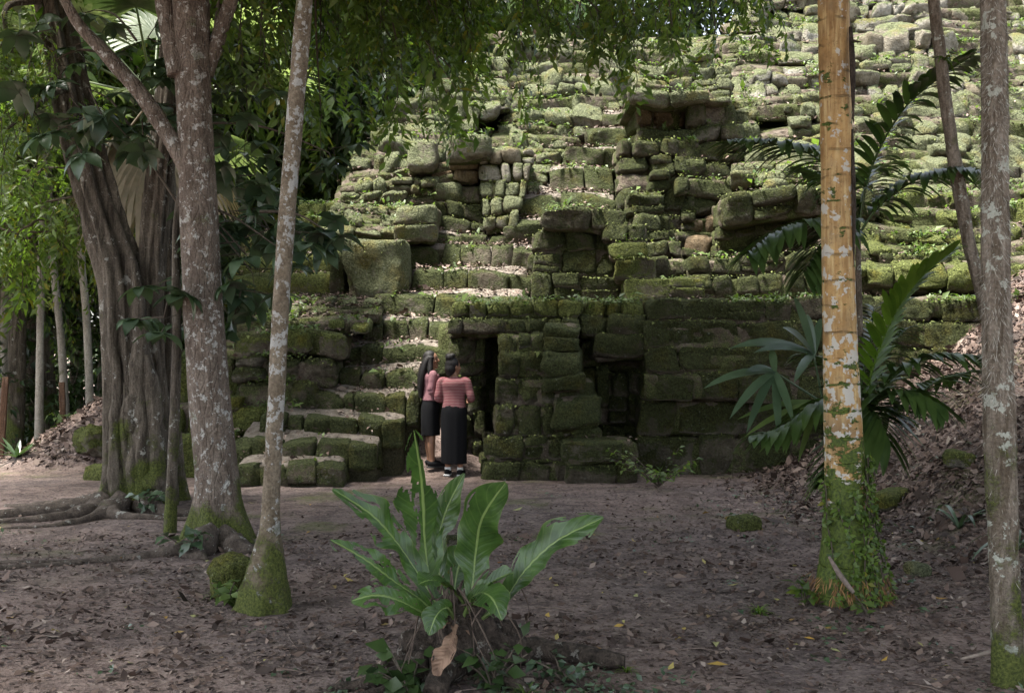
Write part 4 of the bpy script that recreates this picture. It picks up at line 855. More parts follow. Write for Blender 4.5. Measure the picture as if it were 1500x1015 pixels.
fr(F1, [(1257, 350), (1225, 340), (1200, 360), (1180, 400)], [8.9, 8.6, 8.4, 8.2], 22, 0.36, 0.034, 'palm_leaf', droop=0.7)
F2 = palm_thing('young_palm', 1262, 8.3, 'young palm with one upright yellow green frond over dark lower fronds')
g = Geo(); g.add(*tube(pth([(1262, 760), (1262, 690), (1260, 620)], 8.3), [0.03, 0.028, 0.02], 20, 9)); g.obj('stem', M['bark_hairy'], F2)
fr(F2, [(1260, 630), (1278, 540), (1310, 460), (1350, 405), (1395, 368)], [8.3, 8.2, 8.1, 8.0, 7.9], 32, 0.34, 0.03, 'palm_bright', droop=0.2, fwd=0.75)
for (L, Ys) in [([(1260, 630), (1300, 560), (1360, 525), (1435, 522)], [8.3, 8.1, 7.9, 7.7]), ([(1260, 630), (1290, 585), (1335, 575), (1380, 598)], [8.3, 8.0, 7.8, 7.6]), ([(1260, 630), (1275, 560), (1290, 520), (1330, 480)], [8.3, 8.6, 8.9, 9.2]),
                ([(1260, 630), (1245, 590), (1200, 590), (1150, 625), (1105, 640)], [8.3, 8.1, 8.0, 7.9, 7.8]), ([(1260, 630), (1268, 600), (1285, 610), (1300, 650)], [8.3, 8.0, 7.8, 7.7]), ([(1260, 620), (1240, 560), (1215, 530), (1180, 520)], [8.3, 8.6, 8.8, 9.0]),
                ([(1260, 620), (1262, 560), (1275, 500), (1280, 450)], [8.3, 8.5, 8.8, 9.0]), ([(1260, 630), (1320, 600), (1370, 560), (1420, 545)], [8.3, 8.4, 8.6, 8.8]), ([(1260, 630), (1250, 640), (1235, 670), (1225, 690)], [8.3, 8.1, 8.0, 7.9])]:
    fr(F2, L, Ys, 24, 0.36, 0.034, 'palm_leaf', droop=0.55)
F3 = palm_thing('strap_leaf_palm', 1205, 8.6, 'blue green palm with long strap shaped leaf segments beside the golden trunk')
g = Geo(); g.add(*tube(pth([(1215, 730), (1212, 640), (1208, 560)], 8.6), [0.025, 0.022, 0.016], 20, 8)); g.obj('stem', M['bark_hairy'], F3)
def fan(par, hub, tips, Yh, w, mat, stalk=None, droop=0.25):
    g = Geo(); h = at(*hub, Yh)
    if stalk is not None: g.add(*tube([at(*stalk, Yh + 0.1), h], [0.01, 0.007], 10, 6))
    for (x, y, dy) in tips:
        e = at(x, y, Yh + dy); l = np.linalg.norm(e - h); d = unit(e - h + np.array([0, 0, droop * l])); strips(g, [h], [d], [l], [w], [droop], 7, nrm=np.array([0, -0.8, 0.6]))
    g.obj('leaf_fan', M[mat], par, smooth=False)
fan(F3, (1192, 520), [(1060, 508, -0.5), (1075, 500, -0.4), (1100, 515, -0.5), (1155, 405, -0.2), (1180, 440, 0.1), (1140, 470, -0.4), (1165, 560, -0.4), (1205, 450, 0.2)], 8.5, 0.033, 'leaf_blue', (1208, 600))
fan(F3, (1135, 545), [(1030, 570, -0.4), (1075, 610, -0.4), (1100, 625, -0.3), (1140, 632, -0.3), (1158, 612, -0.3), (1090, 545, -0.3), (1128, 500, -0.1)], 8.3, 0.033, 'leaf_blue', (1205, 590))
fan(F3, (1200, 590), [(1095, 640, -0.3), (1120, 660, -0.3), (1080, 615, -0.2), (1150, 650, -0.3), (1175, 665, -0.2)], 8.4, 0.026, 'leaf_bright', (1210, 620))
# thin long-leaved plants on the litter slope
for j, (px, Yd, lab) in enumerate([(1405, 9.2, 'arching strap leaved seedling on the litter slope beside the hairy trunk'), (1490, 8.4, 'strap leaved seedling at the edge of the litter slope past the hairy trunk')]):
    p = at(px, 500, Yd); b = np.array([p[0], Yd, float(gz(p[0], Yd))]); t = thing('strap_seedling', b, lab, 'plant'); g = Geo(); n = 11; a = RNG.uniform(0, 6.28, n)
    strips(g, [b] * n, unit(np.stack([np.cos(a), np.sin(a) * 0.8, RNG.uniform(0.6, 1.6, n)], -1)), RNG.uniform(0.4, 0.75, n), [0.02] * n, RNG.uniform(0.5, 0.9, n), 8); g.obj('blade', M['leaf_blue'], t, smooth=False)
# bough of a tree whose trunk stands outside the view on the right
T8 = thing('overhanging_tree', (8.6, 8.6, float(gz(8.6, 8.6))), 'tree whose dark leafy bough hangs across the top of the ruin', 'tree')
g = Geo(); g.add(*tube([(8.6, 8.6, 1.0), (8.5, 8.7, 4.0), (8.0, 9.0, 7.0)], [0.3, 0.25, 0.18], 60, 20, jit=0.1)); g.obj('trunk', M['bark_grey'], T8)
gw = Geo(); gl = Geo(); limb(gw, [(8.2, 8.9, 6.2), (6.0, 9.4, 6.0), (3.6, 10.0, 5.7), (1.2, 10.6, 5.6), (-0.2, 11.0, 5.5)], 0.12, 0.03, 50, 10)
for (a, b, n) in [((1060, -60), (1105, 15), 9), ((1000, -70), (1030, 20), 10), ((960, -60), (985, 40), 10), ((900, -60), (925, 75), 13), ((860, -60), (890, 30), 11), ((820, -70), (845, 25), 12), ((780, -70), (790, 20), 12), ((1040, -60), (1070, -5), 9)]:
    Ya = 10.4 + RNG.uniform(-0.3, 0.3); branch_foliage(gw, gl, at(*a, Ya), at(*b, Ya + RNG.uniform(-0.5, 0.5)), n, 0.42, SPR_FINE, 0.05, 0.018, 0.24, 0.7)
for k in range(14): branch_foliage(gw, gl, (8.0, 9.0, 7.0), (RNG.uniform(0.5, 9.5), RNG.uniform(1.0, 9.0), RNG.uniform(7.2, 9.2)), 60, 1.1, SPR_BIG, 0.6, 0.08, 0.75, 0.2)
gw.obj('bough', M['twig'], T8); gl.obj('crown', [M['leaf'], M['twig']], T8, smooth=False)

# ---------------------------------------------------------------- forest behind, on the left and over the summit
def fan_palm(name, px, Yd, ztop, label, nleaf=14, dead=5, size=1.5, r=0.13):
    p = at(px, 500, Yd); b = np.array([p[0], Yd, float(gz(p[0], Yd))]); t = thing(name, b, label, 'palm tree'); top = np.array([b[0], Yd, ztop])
    g = Geo(); g.add(*tube([b - [0, 0, 0.2], (b + top) / 2, top], [r * 1.2, r, r * 0.9], 40, 14, jit=0.05)); g.obj('trunk', M['bark_far'], t)
    for k in range(nleaf + dead):
        a = k * 2.399; dd = k >= nleaf; el = RNG.uniform(-1.1, -0.8) if dd else RNG.uniform(-0.35, 0.9); d = np.array([math.cos(a) * math.cos(el), math.sin(a) * math.cos(el), math.sin(el)])
        h = top + d * size * (0.5 if dd else 0.9); g = Geo(); g.add(*tube([top, h], [0.02, 0.015], 6, 5)); sx = unit(np.cross(d, [0, 0, 1.0])); up = np.cross(sx, d); n = 26; ang = np.linspace(-2.0, 2.0, n)
        D = unit(np.cos(ang)[:, None] * d + np.sin(ang)[:, None] * sx + 0.15 * up); strips(g, [h] * n, D, size * (0.75 - 0.12 * np.abs(ang)), [0.045] * n, [0.9 if dd else 0.3] * n, 5, nrm=up)
        g.obj('leaf_fan', M['dead_palm'] if dd else M['fan_leaf'], t, smooth=False)
fan_palm('fan_palm', 225, 15.0, 5.1, 'fan palm with pale pleated leaves behind the twin trunks')
fan_palm('fan_palm', 8, 19.0, 4.7, 'fan palm with hanging dead brown fans at the forest edge', 9, 7, 1.15, 0.08)
SLIM = [(57, 17.5, 0.055, 'slim pale trunk standing nearest the brown post at the forest edge'), (97, 18.2, 0.06, 'slim pale trunk leaning beside the wooden post on the leafy bank'), (133, 17.8, 0.058, 'slim pale trunk on the crest of the leafy bank near the big twin tree')]
for (px, Yd, r, lab) in SLIM:
    p = G0(px, Yd); t = thing('slim_trunk_tree', p, lab, 'tree', None); g = Geo(); lean = {57: 0.05, 97: -0.25, 133: -0.2}[px]
    g.add(*tube([p - [0, 0, 0.2], p + [lean * 0.3, 0, 1.6], p + [lean, 0, 3.4], p + [lean * 1.5, 0.1, 6.0]], [r * 1.3, r * 1.05, r, r * 0.7], 60, 12, jit=0.12, jf=5)); g.obj('trunk', M['bark_far'], t)
    gl = Geo(); crown(gl, p + [lean * 1.5, 0, 6.2], (1.0, 1.0, 1.3), 40, 0.55, SPR, 8); gl.obj('crown', [M['leaf_bright'], M['twig']], t, smooth=False)
for (px, Yd, pt, lab) in [(4, 16.6, 552, 'dark brown upright post at the edge of the clearing'), (92, 17.4, 560, 'brown wooden post between slim trunks on the leafy bank')]:
    p = G0(px, Yd); top = at(px, pt, Yd)[2]; g = Geo(); g.add(rock(CV, (p[0], Yd, (top + p[2]) / 2 - 0.1), (0.045, 0.045, (top - p[2]) / 2 + 0.1), 0.012, 0.3, 0.006, 6, px, 0.01), CQ)
    tag(g.obj('wooden_post', M['post'], origin=p), lab, 'post')
p = G0(25, 15.3); t = thing('spiky_rosette', p, 'spiky rosette plant with stiff pale leaves at the foot of the leafy bank', 'plant'); g = Geo(); n = 14; a = np.arange(n) * 2.4
strips(g, [p] * n, unit(np.stack([np.cos(a), np.sin(a), RNG.uniform(0.25, 1.3, n)], -1)), RNG.uniform(0.35, 0.5, n), [0.03] * n, [0.12] * n, 4); g.obj('blade', M['leaf_blue'], t, smooth=False)
p = G0(178, 14.6); t = thing('bright_leaf_tree', p, 'small tree with sunlit bright green leaves left of the twin trunks', 'tree')
g = Geo(); g.add(*tube([p - [0, 0, 0.2], p + [0.1, 0, 1.6], p + [-0.1, 0, 3.2], p + [0.1, 0, 4.6]], [0.06, 0.05, 0.04, 0.02], 40, 10, jit=0.12)); g.obj('trunk', M['bark_furrow'], t)
gl = Geo(); gw = Geo()
for (a, b, n) in [((45, 300), (-30, 230), 24), ((45, 330), (110, 340), 22), ((45, 260), (130, 250), 24), ((45, 350), (-20, 340), 24), ((45, 220), (20, 120), 22), ((45, 300), (80, 290), 20), ((45, 330), (20, 370), 18), ((45, 280), (90, 190), 22), ((45, 340), (150, 360), 14), ((45, 250), (-10, 290), 20)]:
    branch_foliage(gw, gl, at(*a, 14.6), at(*b, 14.6 + RNG.uniform(-0.6, 0.6)), n, 0.5, SPR_FINE, 0.1, 0.02, 0.3, 0.3)
gw.obj('bough', M['twig'], t); gl.obj('crown', [M['leaf'], M['twig']], t, smooth=False)
# background trees: each a trunk and a crown; crown meshes are shared
protos = []
for k in range(4):
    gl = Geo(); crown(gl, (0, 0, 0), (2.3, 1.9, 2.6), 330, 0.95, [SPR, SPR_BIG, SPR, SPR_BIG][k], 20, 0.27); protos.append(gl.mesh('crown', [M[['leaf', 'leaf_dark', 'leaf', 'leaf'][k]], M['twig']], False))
BG = [(-20, 20.5, 5.8, 1), (40, 22.0, 7.5, 0), (75, 19.6, 6.9, 2), (110, 24.0, 5.0, 1), (150, 21.0, 8.3, 3), (190, 23.5, 6.0, 1), (230, 20.5, 8.2, 0), (265, 24.0, 5.4, 3), (300, 21.0, 6.6, 2), (340, 22.5, 8.8, 1), (375, 24.5, 6.2, 0), (415, 22.5, 7.6, 3), (450, 25.0, 9.8, 1),
      (470, 23.5, 5.9, 2), (500, 26.0, 8.0, 0), (540, 25.0, 10.6, 3), (585, 26.0, 9.6, 0), (640, 27.0, 11.0, 1), (700, 28.0, 11.6, 2), (765, 27.5, 11.0, 1), (830, 28.5, 12.0, 0), (890, 29.5, 11.5, 3), (960, 30.0, 12.8, 1), (20, 18.5, 8.2, 3), (-70, 21.0, 8.0, 0), (-60, 18.0, 5.0, 2)]
BGL = {0: 'leafy mid green tree', 1: 'dark broad leaved tree', 2: 'light green leafy tree', 3: 'bushy broad leaved tree'}
for i, (px, Yd, zc, kk) in enumerate(BG):
    p = G0(px, Yd); where = 'in the forest left of the ruin' if px < 480 else 'in the forest behind the ruin summit'
    t = thing('forest_tree', p, BGL[kk] + ' ' + where, 'tree', BGL[kk] + 's ' + where)
    g = Geo(); w = RNG.normal(size=2) * 0.3; g.add(*tube([p - [0, 0, 0.3], p + [w[0] * 0.5, 0, zc * 0.45], [p[0] + w[0], p[1] + w[1], zc + 1.0]], [0.17, 0.13, 0.05], 30, 10, jit=0.12)); g.obj('trunk', M['bark_furrow'], t)
    c = bpy.data.objects.new('crown', protos[kk]); COL.objects.link(c); c.parent = t; c.location = Vector((w[0], w[1], zc - p[2])); c.rotation_euler = (0, 0, RNG.uniform(0, 6.28)); s = RNG.uniform(0.9, 1.15); c.scale = (s, s, s * RNG.uniform(0.9, 1.2))
# understorey between the trunks, and the far wood
g = Geo(); n = 600; px = RNG.uniform(-120, 420, n); Yd = RNG.uniform(18.6, 24, n); P = np.stack([at(a, 500, b) for a, b in zip(px, Yd)]); P[:, 2] = gz(P[:, 0], P[:, 1]) + RNG.uniform(0.0, 1, n) ** 1.1 * np.clip((Yd - 17.2) * 1.0, 0.6, 4.0)
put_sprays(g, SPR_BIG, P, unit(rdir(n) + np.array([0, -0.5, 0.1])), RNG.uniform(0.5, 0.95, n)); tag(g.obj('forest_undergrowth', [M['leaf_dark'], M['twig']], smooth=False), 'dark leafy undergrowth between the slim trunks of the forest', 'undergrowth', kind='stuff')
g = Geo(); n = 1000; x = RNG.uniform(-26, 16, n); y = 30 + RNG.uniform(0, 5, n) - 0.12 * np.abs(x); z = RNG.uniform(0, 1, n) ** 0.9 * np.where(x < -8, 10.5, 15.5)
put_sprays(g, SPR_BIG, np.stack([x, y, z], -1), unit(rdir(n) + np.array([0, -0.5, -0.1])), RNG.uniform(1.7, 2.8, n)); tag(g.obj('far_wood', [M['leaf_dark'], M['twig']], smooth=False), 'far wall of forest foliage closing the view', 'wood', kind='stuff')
# ---------------------------------------------------------------- the two visitors
def ell(c, r, rot=None):
    V = unit(CVb) * np.asarray(r)
    if rot is not None: V = V @ np.array(Matrix.Rotation(rot[0], 3, 'X') @ Matrix.Rotation(rot[1], 3, 'Y') @ Matrix.Rotation(rot[2], 3, 'Z')).T
    return V + np.asarray(c)
def oval(a, b):
    return lambda th, s, p: 1 / np.sqrt((np.cos(th) / a) ** 2 + (np.sin(th) / b) ** 2)
def melt(o, vox, it=6):
    m = o.modifiers.new('surface', 'REMESH'); m.mode = 'VOXEL'; m.voxel_size = vox; m.use_smooth_shade = True
    s = o.modifiers.new('soften', 'SMOOTH'); s.factor = 0.5; s.iterations = it
def hand(g, w, d, up, side):
    """palm and five bent fingers starting at wrist w, pointing along d; side = direction of the thumb"""
    d = unit(d); side = unit(side - np.dot(side, d) * d); up = np.cross(d, side)
    g.add(*tube([w, w + d * 0.045, w + d * 0.08], [0.019, 0.03, 0.026], 10, 12, oval(1.0, 1.0)))
    for k, (o, l) in enumerate([(0.027, 0.062), (0.009, 0.07), (-0.009, 0.066), (-0.026, 0.052)]):
        b = w + d * 0.075 + side * o; g.add(*tube([b, b + d * l * 0.5 - up * 0.004, b + d * l * 0.8 - up * 0.018, b + d * l * 0.9 - up * 0.036], [0.0085, 0.008, 0.0075, 0.006], 9, 8))
    b = w + d * 0.025 + side * 0.022; g.add(*tube([b, b + side * 0.02 + d * 0.025, b + side * 0.026 + d * 0.055], [0.010, 0.009, 0.007], 8, 8))
def person(loc, rotz, label, spec):
    t = thing('person', loc, label, 'person'); t.rotation_euler = (0, 0, rotz)
    A = np.array
    def put(g, name, mats, vox=None, it=6):
        me = g.mesh(name, mats, True); o = bpy.data.objects.new(name, me); COL.objects.link(o); o.parent = t
        if vox: melt(o, vox, it)
        return o
    hz = spec['head']; skin = spec['skin']
    b = Geo(); hc = A([0.0, 0.02, 1.385])
    def hd(p):                              # head turn about the neck
        p = np.asarray(p, float); c, s = math.cos(hz), math.sin(hz); q = p - hc; return np.stack([c * q[..., 0] - s * q[..., 1], s * q[..., 0] + c * q[..., 1], q[..., 2]], -1) + hc
    for sg in (-1, 1):                      # legs, feet
        b.add(*tube([(sg * 0.07, 0, 0.80), (sg * 0.075, 0.0, 0.62), (sg * 0.082, 0.0, 0.42), (sg * 0.08, -0.012, 0.30), (sg * 0.08, 0, 0.12), (sg * 0.08, 0, 0.05)], [0.07, 0.066, 0.048, 0.052, 0.036, 0.038], 26, 16))
        b.add(*tube([(sg * 0.08, -0.045, 0.035), (sg * 0.085, 0.06, 0.035), (sg * 0.092, 0.15, 0.026)], [0.034, 0.036, 0.024], 12, 12))
    b.add(*tube([(0, 0, 0.74), (0, 0, 0.84), (0, 0.005, 0.96), (0, 0.01, 1.08), (0, 0, 1.19), (0, 0, 1.245)], [0.115, 0.122, 0.112, 0.132, 0.142, 0.078], 30, 24, oval(1.0, 0.68)))
    b.add(*tube([(0, 0.0, 1.20), (0, 0.01, 1.28), (0, 0.018, 1.34)], [0.055, 0.048, 0.05], 10, 14))
    hb = Geo(); hb.add(ell((0, 0.0, 1.41), (0.074, 0.092, 0.098)), CQb); hb.add(ell((0, 0.035, 1.355), (0.052, 0.058, 0.068)), CQb)
    hb.add(*tube([(0, 0.088, 1.42), (0, 0.108, 1.385), (0, 0.102, 1.372)], [0.008, 0.014, 0.011], 8, 8)); hb.add(ell((0, 0.085, 1.337), (0.026, 0.014, 0.013)), CQb); hb.add(ell((0, 0.078, 1.302), (0.026, 0.02, 0.02)), CQb)
    for sg in (-1, 1): hb.add(ell((sg * 0.076, -0.005, 1.39), (0.012, 0.02, 0.03)), CQb); hb.add(ell((sg * 0.042, 0.066, 1.372), (0.022, 0.02, 0.02)), CQb)
    for V, Q in zip(hb.V, hb.Q): pass
    Vh = hd(np.concatenate(hb.V)); b.V.append(Vh); b.Q += [q + b.n for q in hb.Q]; b.QM += hb.QM; b.T += [q + b.n for q in hb.T]; b.TM += hb.TM; b.n += len(Vh)
    sw = Geo()
    for sg in (-1, 1):
        sh, el, wr = [A(v) for v in spec['arms'][sg]]
        b.add(*tube([sh, (sh + el) / 2, el, (el + wr) / 2, wr], [0.048, 0.043, 0.036, 0.032, 0.023], 24, 14)); hand(b, wr, wr - el, A([0, 0, 1.0]), A([0, 0, 1.0]))
        s_end = el + (wr - el) * spec['sleeve']
        sw.add(*tube([A([sh[0] * 0.5, 0, sh[2] + 0.005]), sh, (sh + el) / 2, el, s_end], [0.045, 0.054, 0.053, 0.05, 0.041], 26, 18, lambda th, s, p: 1 + 0.05 * fbm(p * 22, 2)))
    put(b, 'body', skin, 0.0065, 5)
    sw.add(*tube([(0, 0, 0.87), (0, 0, 0.93), (0, 0.005, 1.0), (0, 0.01, 1.1), (0, 0, 1.19), (0, 0.0, 1.235), (0, 0.004, 1.262)], [0.158, 0.145, 0.142, 0.152, 0.158, 0.11, 0.062], 34, 30, lambda th, s, p: oval(1.0, 0.72)(th, s, p) * (1 + 0.03 * fbm(p * np.array([18, 18, 9]), 3))))
    put(sw, 'sweater', spec['sweater'], 0.009, 5)
    g = Geo(); z0, z1, w0, w1 = spec['skirt']
    g.add(*tube([(0, 0, z0), (0, 0, z0 - 0.1), (0, -0.005, (z0 + z1) / 2), (0, 0, z1)], [w0 * 0.92, w0 * 1.08, (w0 + w1) / 2 * 1.04, w1], 40, 48, lambda th, s, p: oval(1.0, 0.74)(th, s, p) * (1 + s * 0.025 * np.sin(7 * th) + s * 0.015 * np.sin(11 * th + 2)))); put(g, 'skirt', spec['skirt_mat'])
    # shoes
    for sg in (-1, 1):
        g = Geo(); g.add(*tube([(sg * 0.08, -0.055, 0.045), (sg * 0.083, 0.0, 0.05), (sg * 0.087, 0.08, 0.042), (sg * 0.093, 0.17, 0.028)], [0.034, 0.046, 0.042, 0.026], 18, 16)); o = put(g, 'shoe', M['cloth_black'])
        s = Geo(); s.add(rock(CV, (sg * 0.086, 0.055, 0.011), (0.043, 0.125, 0.011), 0.01, 0, 0.0, 1, 1, 0.0), CQ); s2 = put(s, 'sole', spec['sole']); s2.parent = o
        if spec['socks']: s = Geo(); s.add(*tube([(sg * 0.08, 0, 0.07), (sg * 0.08, 0, 0.11)], [0.043, 0.041], 4, 14)); put(s, 'sock', M['cloth_white'])
    # hair
    h = Geo(); h.add(ell((0, -0.016, 1.425), (0.084, 0.092, 0.098)), CQb); h.add(ell((0, -0.045, 1.375), (0.078, 0.068, 0.085)), CQb)
    if spec['bun']:
        h.add(ell((0.0, -0.055, 1.515), (0.058, 0.055, 0.05)), CQb); h.add(ell((0.03, -0.03, 1.54), (0.035, 0.035, 0.03)), CQb); h.add(ell((-0.03, -0.06, 1.54), (0.035, 0.03, 0.028)), CQb); h.add(ell((0, -0.062, 1.31), (0.05, 0.03, 0.04)), CQb)
    V = hd(np.concatenate(h.V)); h.V = [V]
    if not spec['bun']:
        h.add(*tube([(0, -0.03, 1.44), (0, -0.075, 1.36), (0, -0.115, 1.22), (-0.02, -0.13, 1.05), (-0.01, -0.13, 0.9)], [0.075, 0.088, 0.092, 0.08, 0.035], 30, 20, oval(1.0, 0.55)))
        h.add(*tube([hd(A([0.07, 0.03, 1.44])), hd(A([0.082, 0.015, 1.36])), A([0.10, -0.03, 1.24]), A([0.10, -0.05, 1.12])], [0.03, 0.032, 0.035, 0.01], 20, 12)); h.add(*tube([hd(A([-0.07, 0.03, 1.44])), hd(A([-0.08, 0.02, 1.36])), A([-0.10, 0.03, 1.22]), A([-0.10, 0.05, 1.08])], [0.03, 0.03, 0.03, 0.01], 20, 12))
    put(h, 'hair', M['hair'], 0.007, 3)
    for sg in (-1, 1):
        e = Geo(); e.add(hd(ell((sg * 0.031, 0.078, 1.402), (0.014, 0.008, 0.0075))), CQb); put(e, 'eye', M['eye'])
        e = Geo(); e.add(hd(ell((sg * 0.032, 0.082, 1.424), (0.02, 0.006, 0.004))), CQb); put(e, 'eyebrow', M['hair'])
    e = Geo(); e.add(hd(ell((0, 0.097, 1.337), (0.022, 0.006, 0.008))), CQb); put(e, 'mouth', M['lip'])
    return t
M['skin'] = m_plain('brown_skin', (0.25, 0.135, 0.085), 0.5, 40, 0.06); M['skin'].node_tree.nodes['Principled BSDF'].inputs['Subsurface Weight'].default_value = 0.08
M['eye'] = m_plain('eye', (0.05, 0.035, 0.03), 0.2); M['lip'] = m_plain('lip', (0.22, 0.085, 0.07), 0.45)
k = NT('black_hair'); n = k.noise(1, 3, 0.6, k.mapping((180, 180, 14))); M['hair'] = k.done(k.mix(n, (0.006, 0.005, 0.005), (0.016, 0.013, 0.012)), 0.5, k.bump(n, 0.7, 0.006), 0.25)
M['cloth_black'] = m_plain('black_cloth', (0.006, 0.006, 0.007), 0.85, 120, 0.4, 0.15); M['cloth_white'] = m_plain('white_cotton', (0.62, 0.62, 0.6), 0.8)
M['sole_white'] = m_plain('white_rubber', (0.5, 0.5, 0.5), 0.6); M['sole_dark'] = m_plain('dark_rubber', (0.02, 0.02, 0.02), 0.6)
M['pink'] = m_plain('dusty_pink_knit', (0.21, 0.10, 0.112), 0.9, 160, 0.15)
k = NT('striped_knit'); tc = k.t.nodes.new('ShaderNodeTexCoord'); z = k.sep(tc.outputs['Object'])[2]; z = k.math('ADD', z, k.math('MULTIPLY', k.noise(14, 2, vec=tc.outputs['Object']), 0.01))
fr_ = k.math('FRACT', k.math('MULTIPLY', z, 52.0)); stp = k.step(k.math('ABSOLUTE', k.math('SUBTRACT', fr_, 0.5)), 0.33, 0.40)
M['striped'] = k.done(k.mix(stp, (0.17, 0.042, 0.055), (0.33, 0.235, 0.21)), 0.9, k.bump(k.noise(150, 2), 0.4, 0.005), 0.1)
pR = at(665, 500, 14.0); pL = at(631, 500, 14.25)
person((pR[0], 14.0, float(gz(pR[0], 14.0)) + 0.004), math.radians(-8), 'woman with her hair in a bun, striped red sweater and long black skirt',
       dict(head=math.radians(-42), skin=M['skin'], sweater=M['striped'], skirt=(0.91, 0.16, 0.155, 0.165), skirt_mat=M['cloth_black'], socks=True, sole=M['sole_white'], bun=True, sleeve=0.82,
            arms={-1: [(-0.165, 0, 1.205), (-0.205, -0.015, 0.99), (-0.11, 0.17, 0.96)], 1: [(0.165, 0, 1.205), (0.225, 0.0, 0.995), (0.17, 0.20, 0.96)]}))
person((pL[0], 14.25, float(gz(pL[0], 14.25)) + 0.004), math.radians(-74), 'woman with long loose black hair, dusty pink top and black knee skirt',
       dict(head=math.radians(-24), skin=M['skin'], sweater=M['pink'], skirt=(0.9, 0.42, 0.15, 0.165), skirt_mat=M['cloth_black'], socks=False, sole=M['sole_dark'], bun=False, sleeve=0.75,
            arms={-1: [(-0.165, 0, 1.205), (-0.19, 0.02, 0.99), (-0.12, 0.21, 1.0)], 1: [(0.165, 0, 1.205), (0.19, -0.03, 0.99), (0.13, 0.20, 0.99)]}))

# ---------------------------------------------------------------- big-leaved plant on the rotting stump
def m_bigleaf():
    k = NT('glossy_big_leaf'); u = k.attr('leaf_u'); s = k.attr('leaf_s'); a = k.math('ABSOLUTE', s)
    n = k.noise(9, 4, 0.6); c = k.mix(k.step(n, 0.3, 0.7), (0.028, 0.060, 0.015), (0.060, 0.115, 0.026))
    v = k.math('FRACT', k.math('SUBTRACT', k.math('MULTIPLY', u, 15.0), k.math('MULTIPLY', k.math('POWER', a, 1.2), 1.7))); v = k.math('ABSOLUTE', k.math('SUBTRACT', v, 0.5)); vein = k.math('SUBTRACT', 1.0, k.step(v, 0.0, 0.09))
    c = k.mix(k.math('MULTIPLY', vein, 0.35), c, (0.13, 0.20, 0.06))
    rib = k.math('SUBTRACT', 1.0, k.step(a, 0.025, 0.075)); c = k.mix(rib, c, (0.20, 0.27, 0.09))
    c = k.mix(k.math('MULTIPLY', k.step(k.noise(26, 4, 0.7), 0.68, 0.74), 0.7), c, (0.20, 0.16, 0.06))
    c = k.mix(k.math('MULTIPLY', k.step(a, 0.955, 0.99), 0.6), c, (0.14, 0.17, 0.05))
    h = k.math('ADD', k.math('MULTIPLY', v, 1.2), k.math('MULTIPLY', rib, 0.6)); h = k.math('ADD', h, k.math('MULTIPLY', k.noise(60, 3), 0.15))
    k.done(c, 0.33, k.bump(h, 0.45, 0.012), 0.5)
    tr = k.t.nodes.new('ShaderNodeBsdfTranslucent'); k.link(k.mix(1.0, c, (1.3, 1.5, 0.6), 'MULTIPLY'), tr.inputs[0]); mx = k.t.nodes.new('ShaderNodeMixShader'); mx.inputs[0].default_value = 0.25
    k.link(k.b.outputs[0], mx.inputs[1]); k.link(tr.outputs[0], mx.inputs[2]); k.link(mx.outputs[0], k.out.inputs[0]); return k.m
M['bigleaf'] = m_bigleaf()
k = NT('brown_dead_leaf'); u = k.attr('leaf_u'); s = k.attr('leaf_s'); v = k.math('ABSOLUTE', k.math('SUBTRACT', k.math('FRACT', k.math('SUBTRACT', k.math('MULTIPLY', u, 14.0), k.math('MULTIPLY', k.math('ABSOLUTE', s), 1.5))), 0.5))
M['deadleaf'] = k.done(k.mix(k.step(k.noise(12, 4), 0.3, 0.7), (0.10, 0.06, 0.04), (0.25, 0.16, 0.11)), 0.7, k.bump(v, 0.6, 0.01), 0.2)
YP = 5.75; PC = at(665, 905, YP)
BP = thing('big_leaf_plant', (PC[0], YP, float(gz(PC[0], YP))), 'large rosette of wavy insect eaten leaves growing on a rotting stump', 'plant')
PROF = ([0, 0.10, 0.22, 0.42, 0.62, 0.80, 0.92, 1.0], [0.05, 0.12, 0.30, 0.68, 1.0, 0.93, 0.58, 0.02])
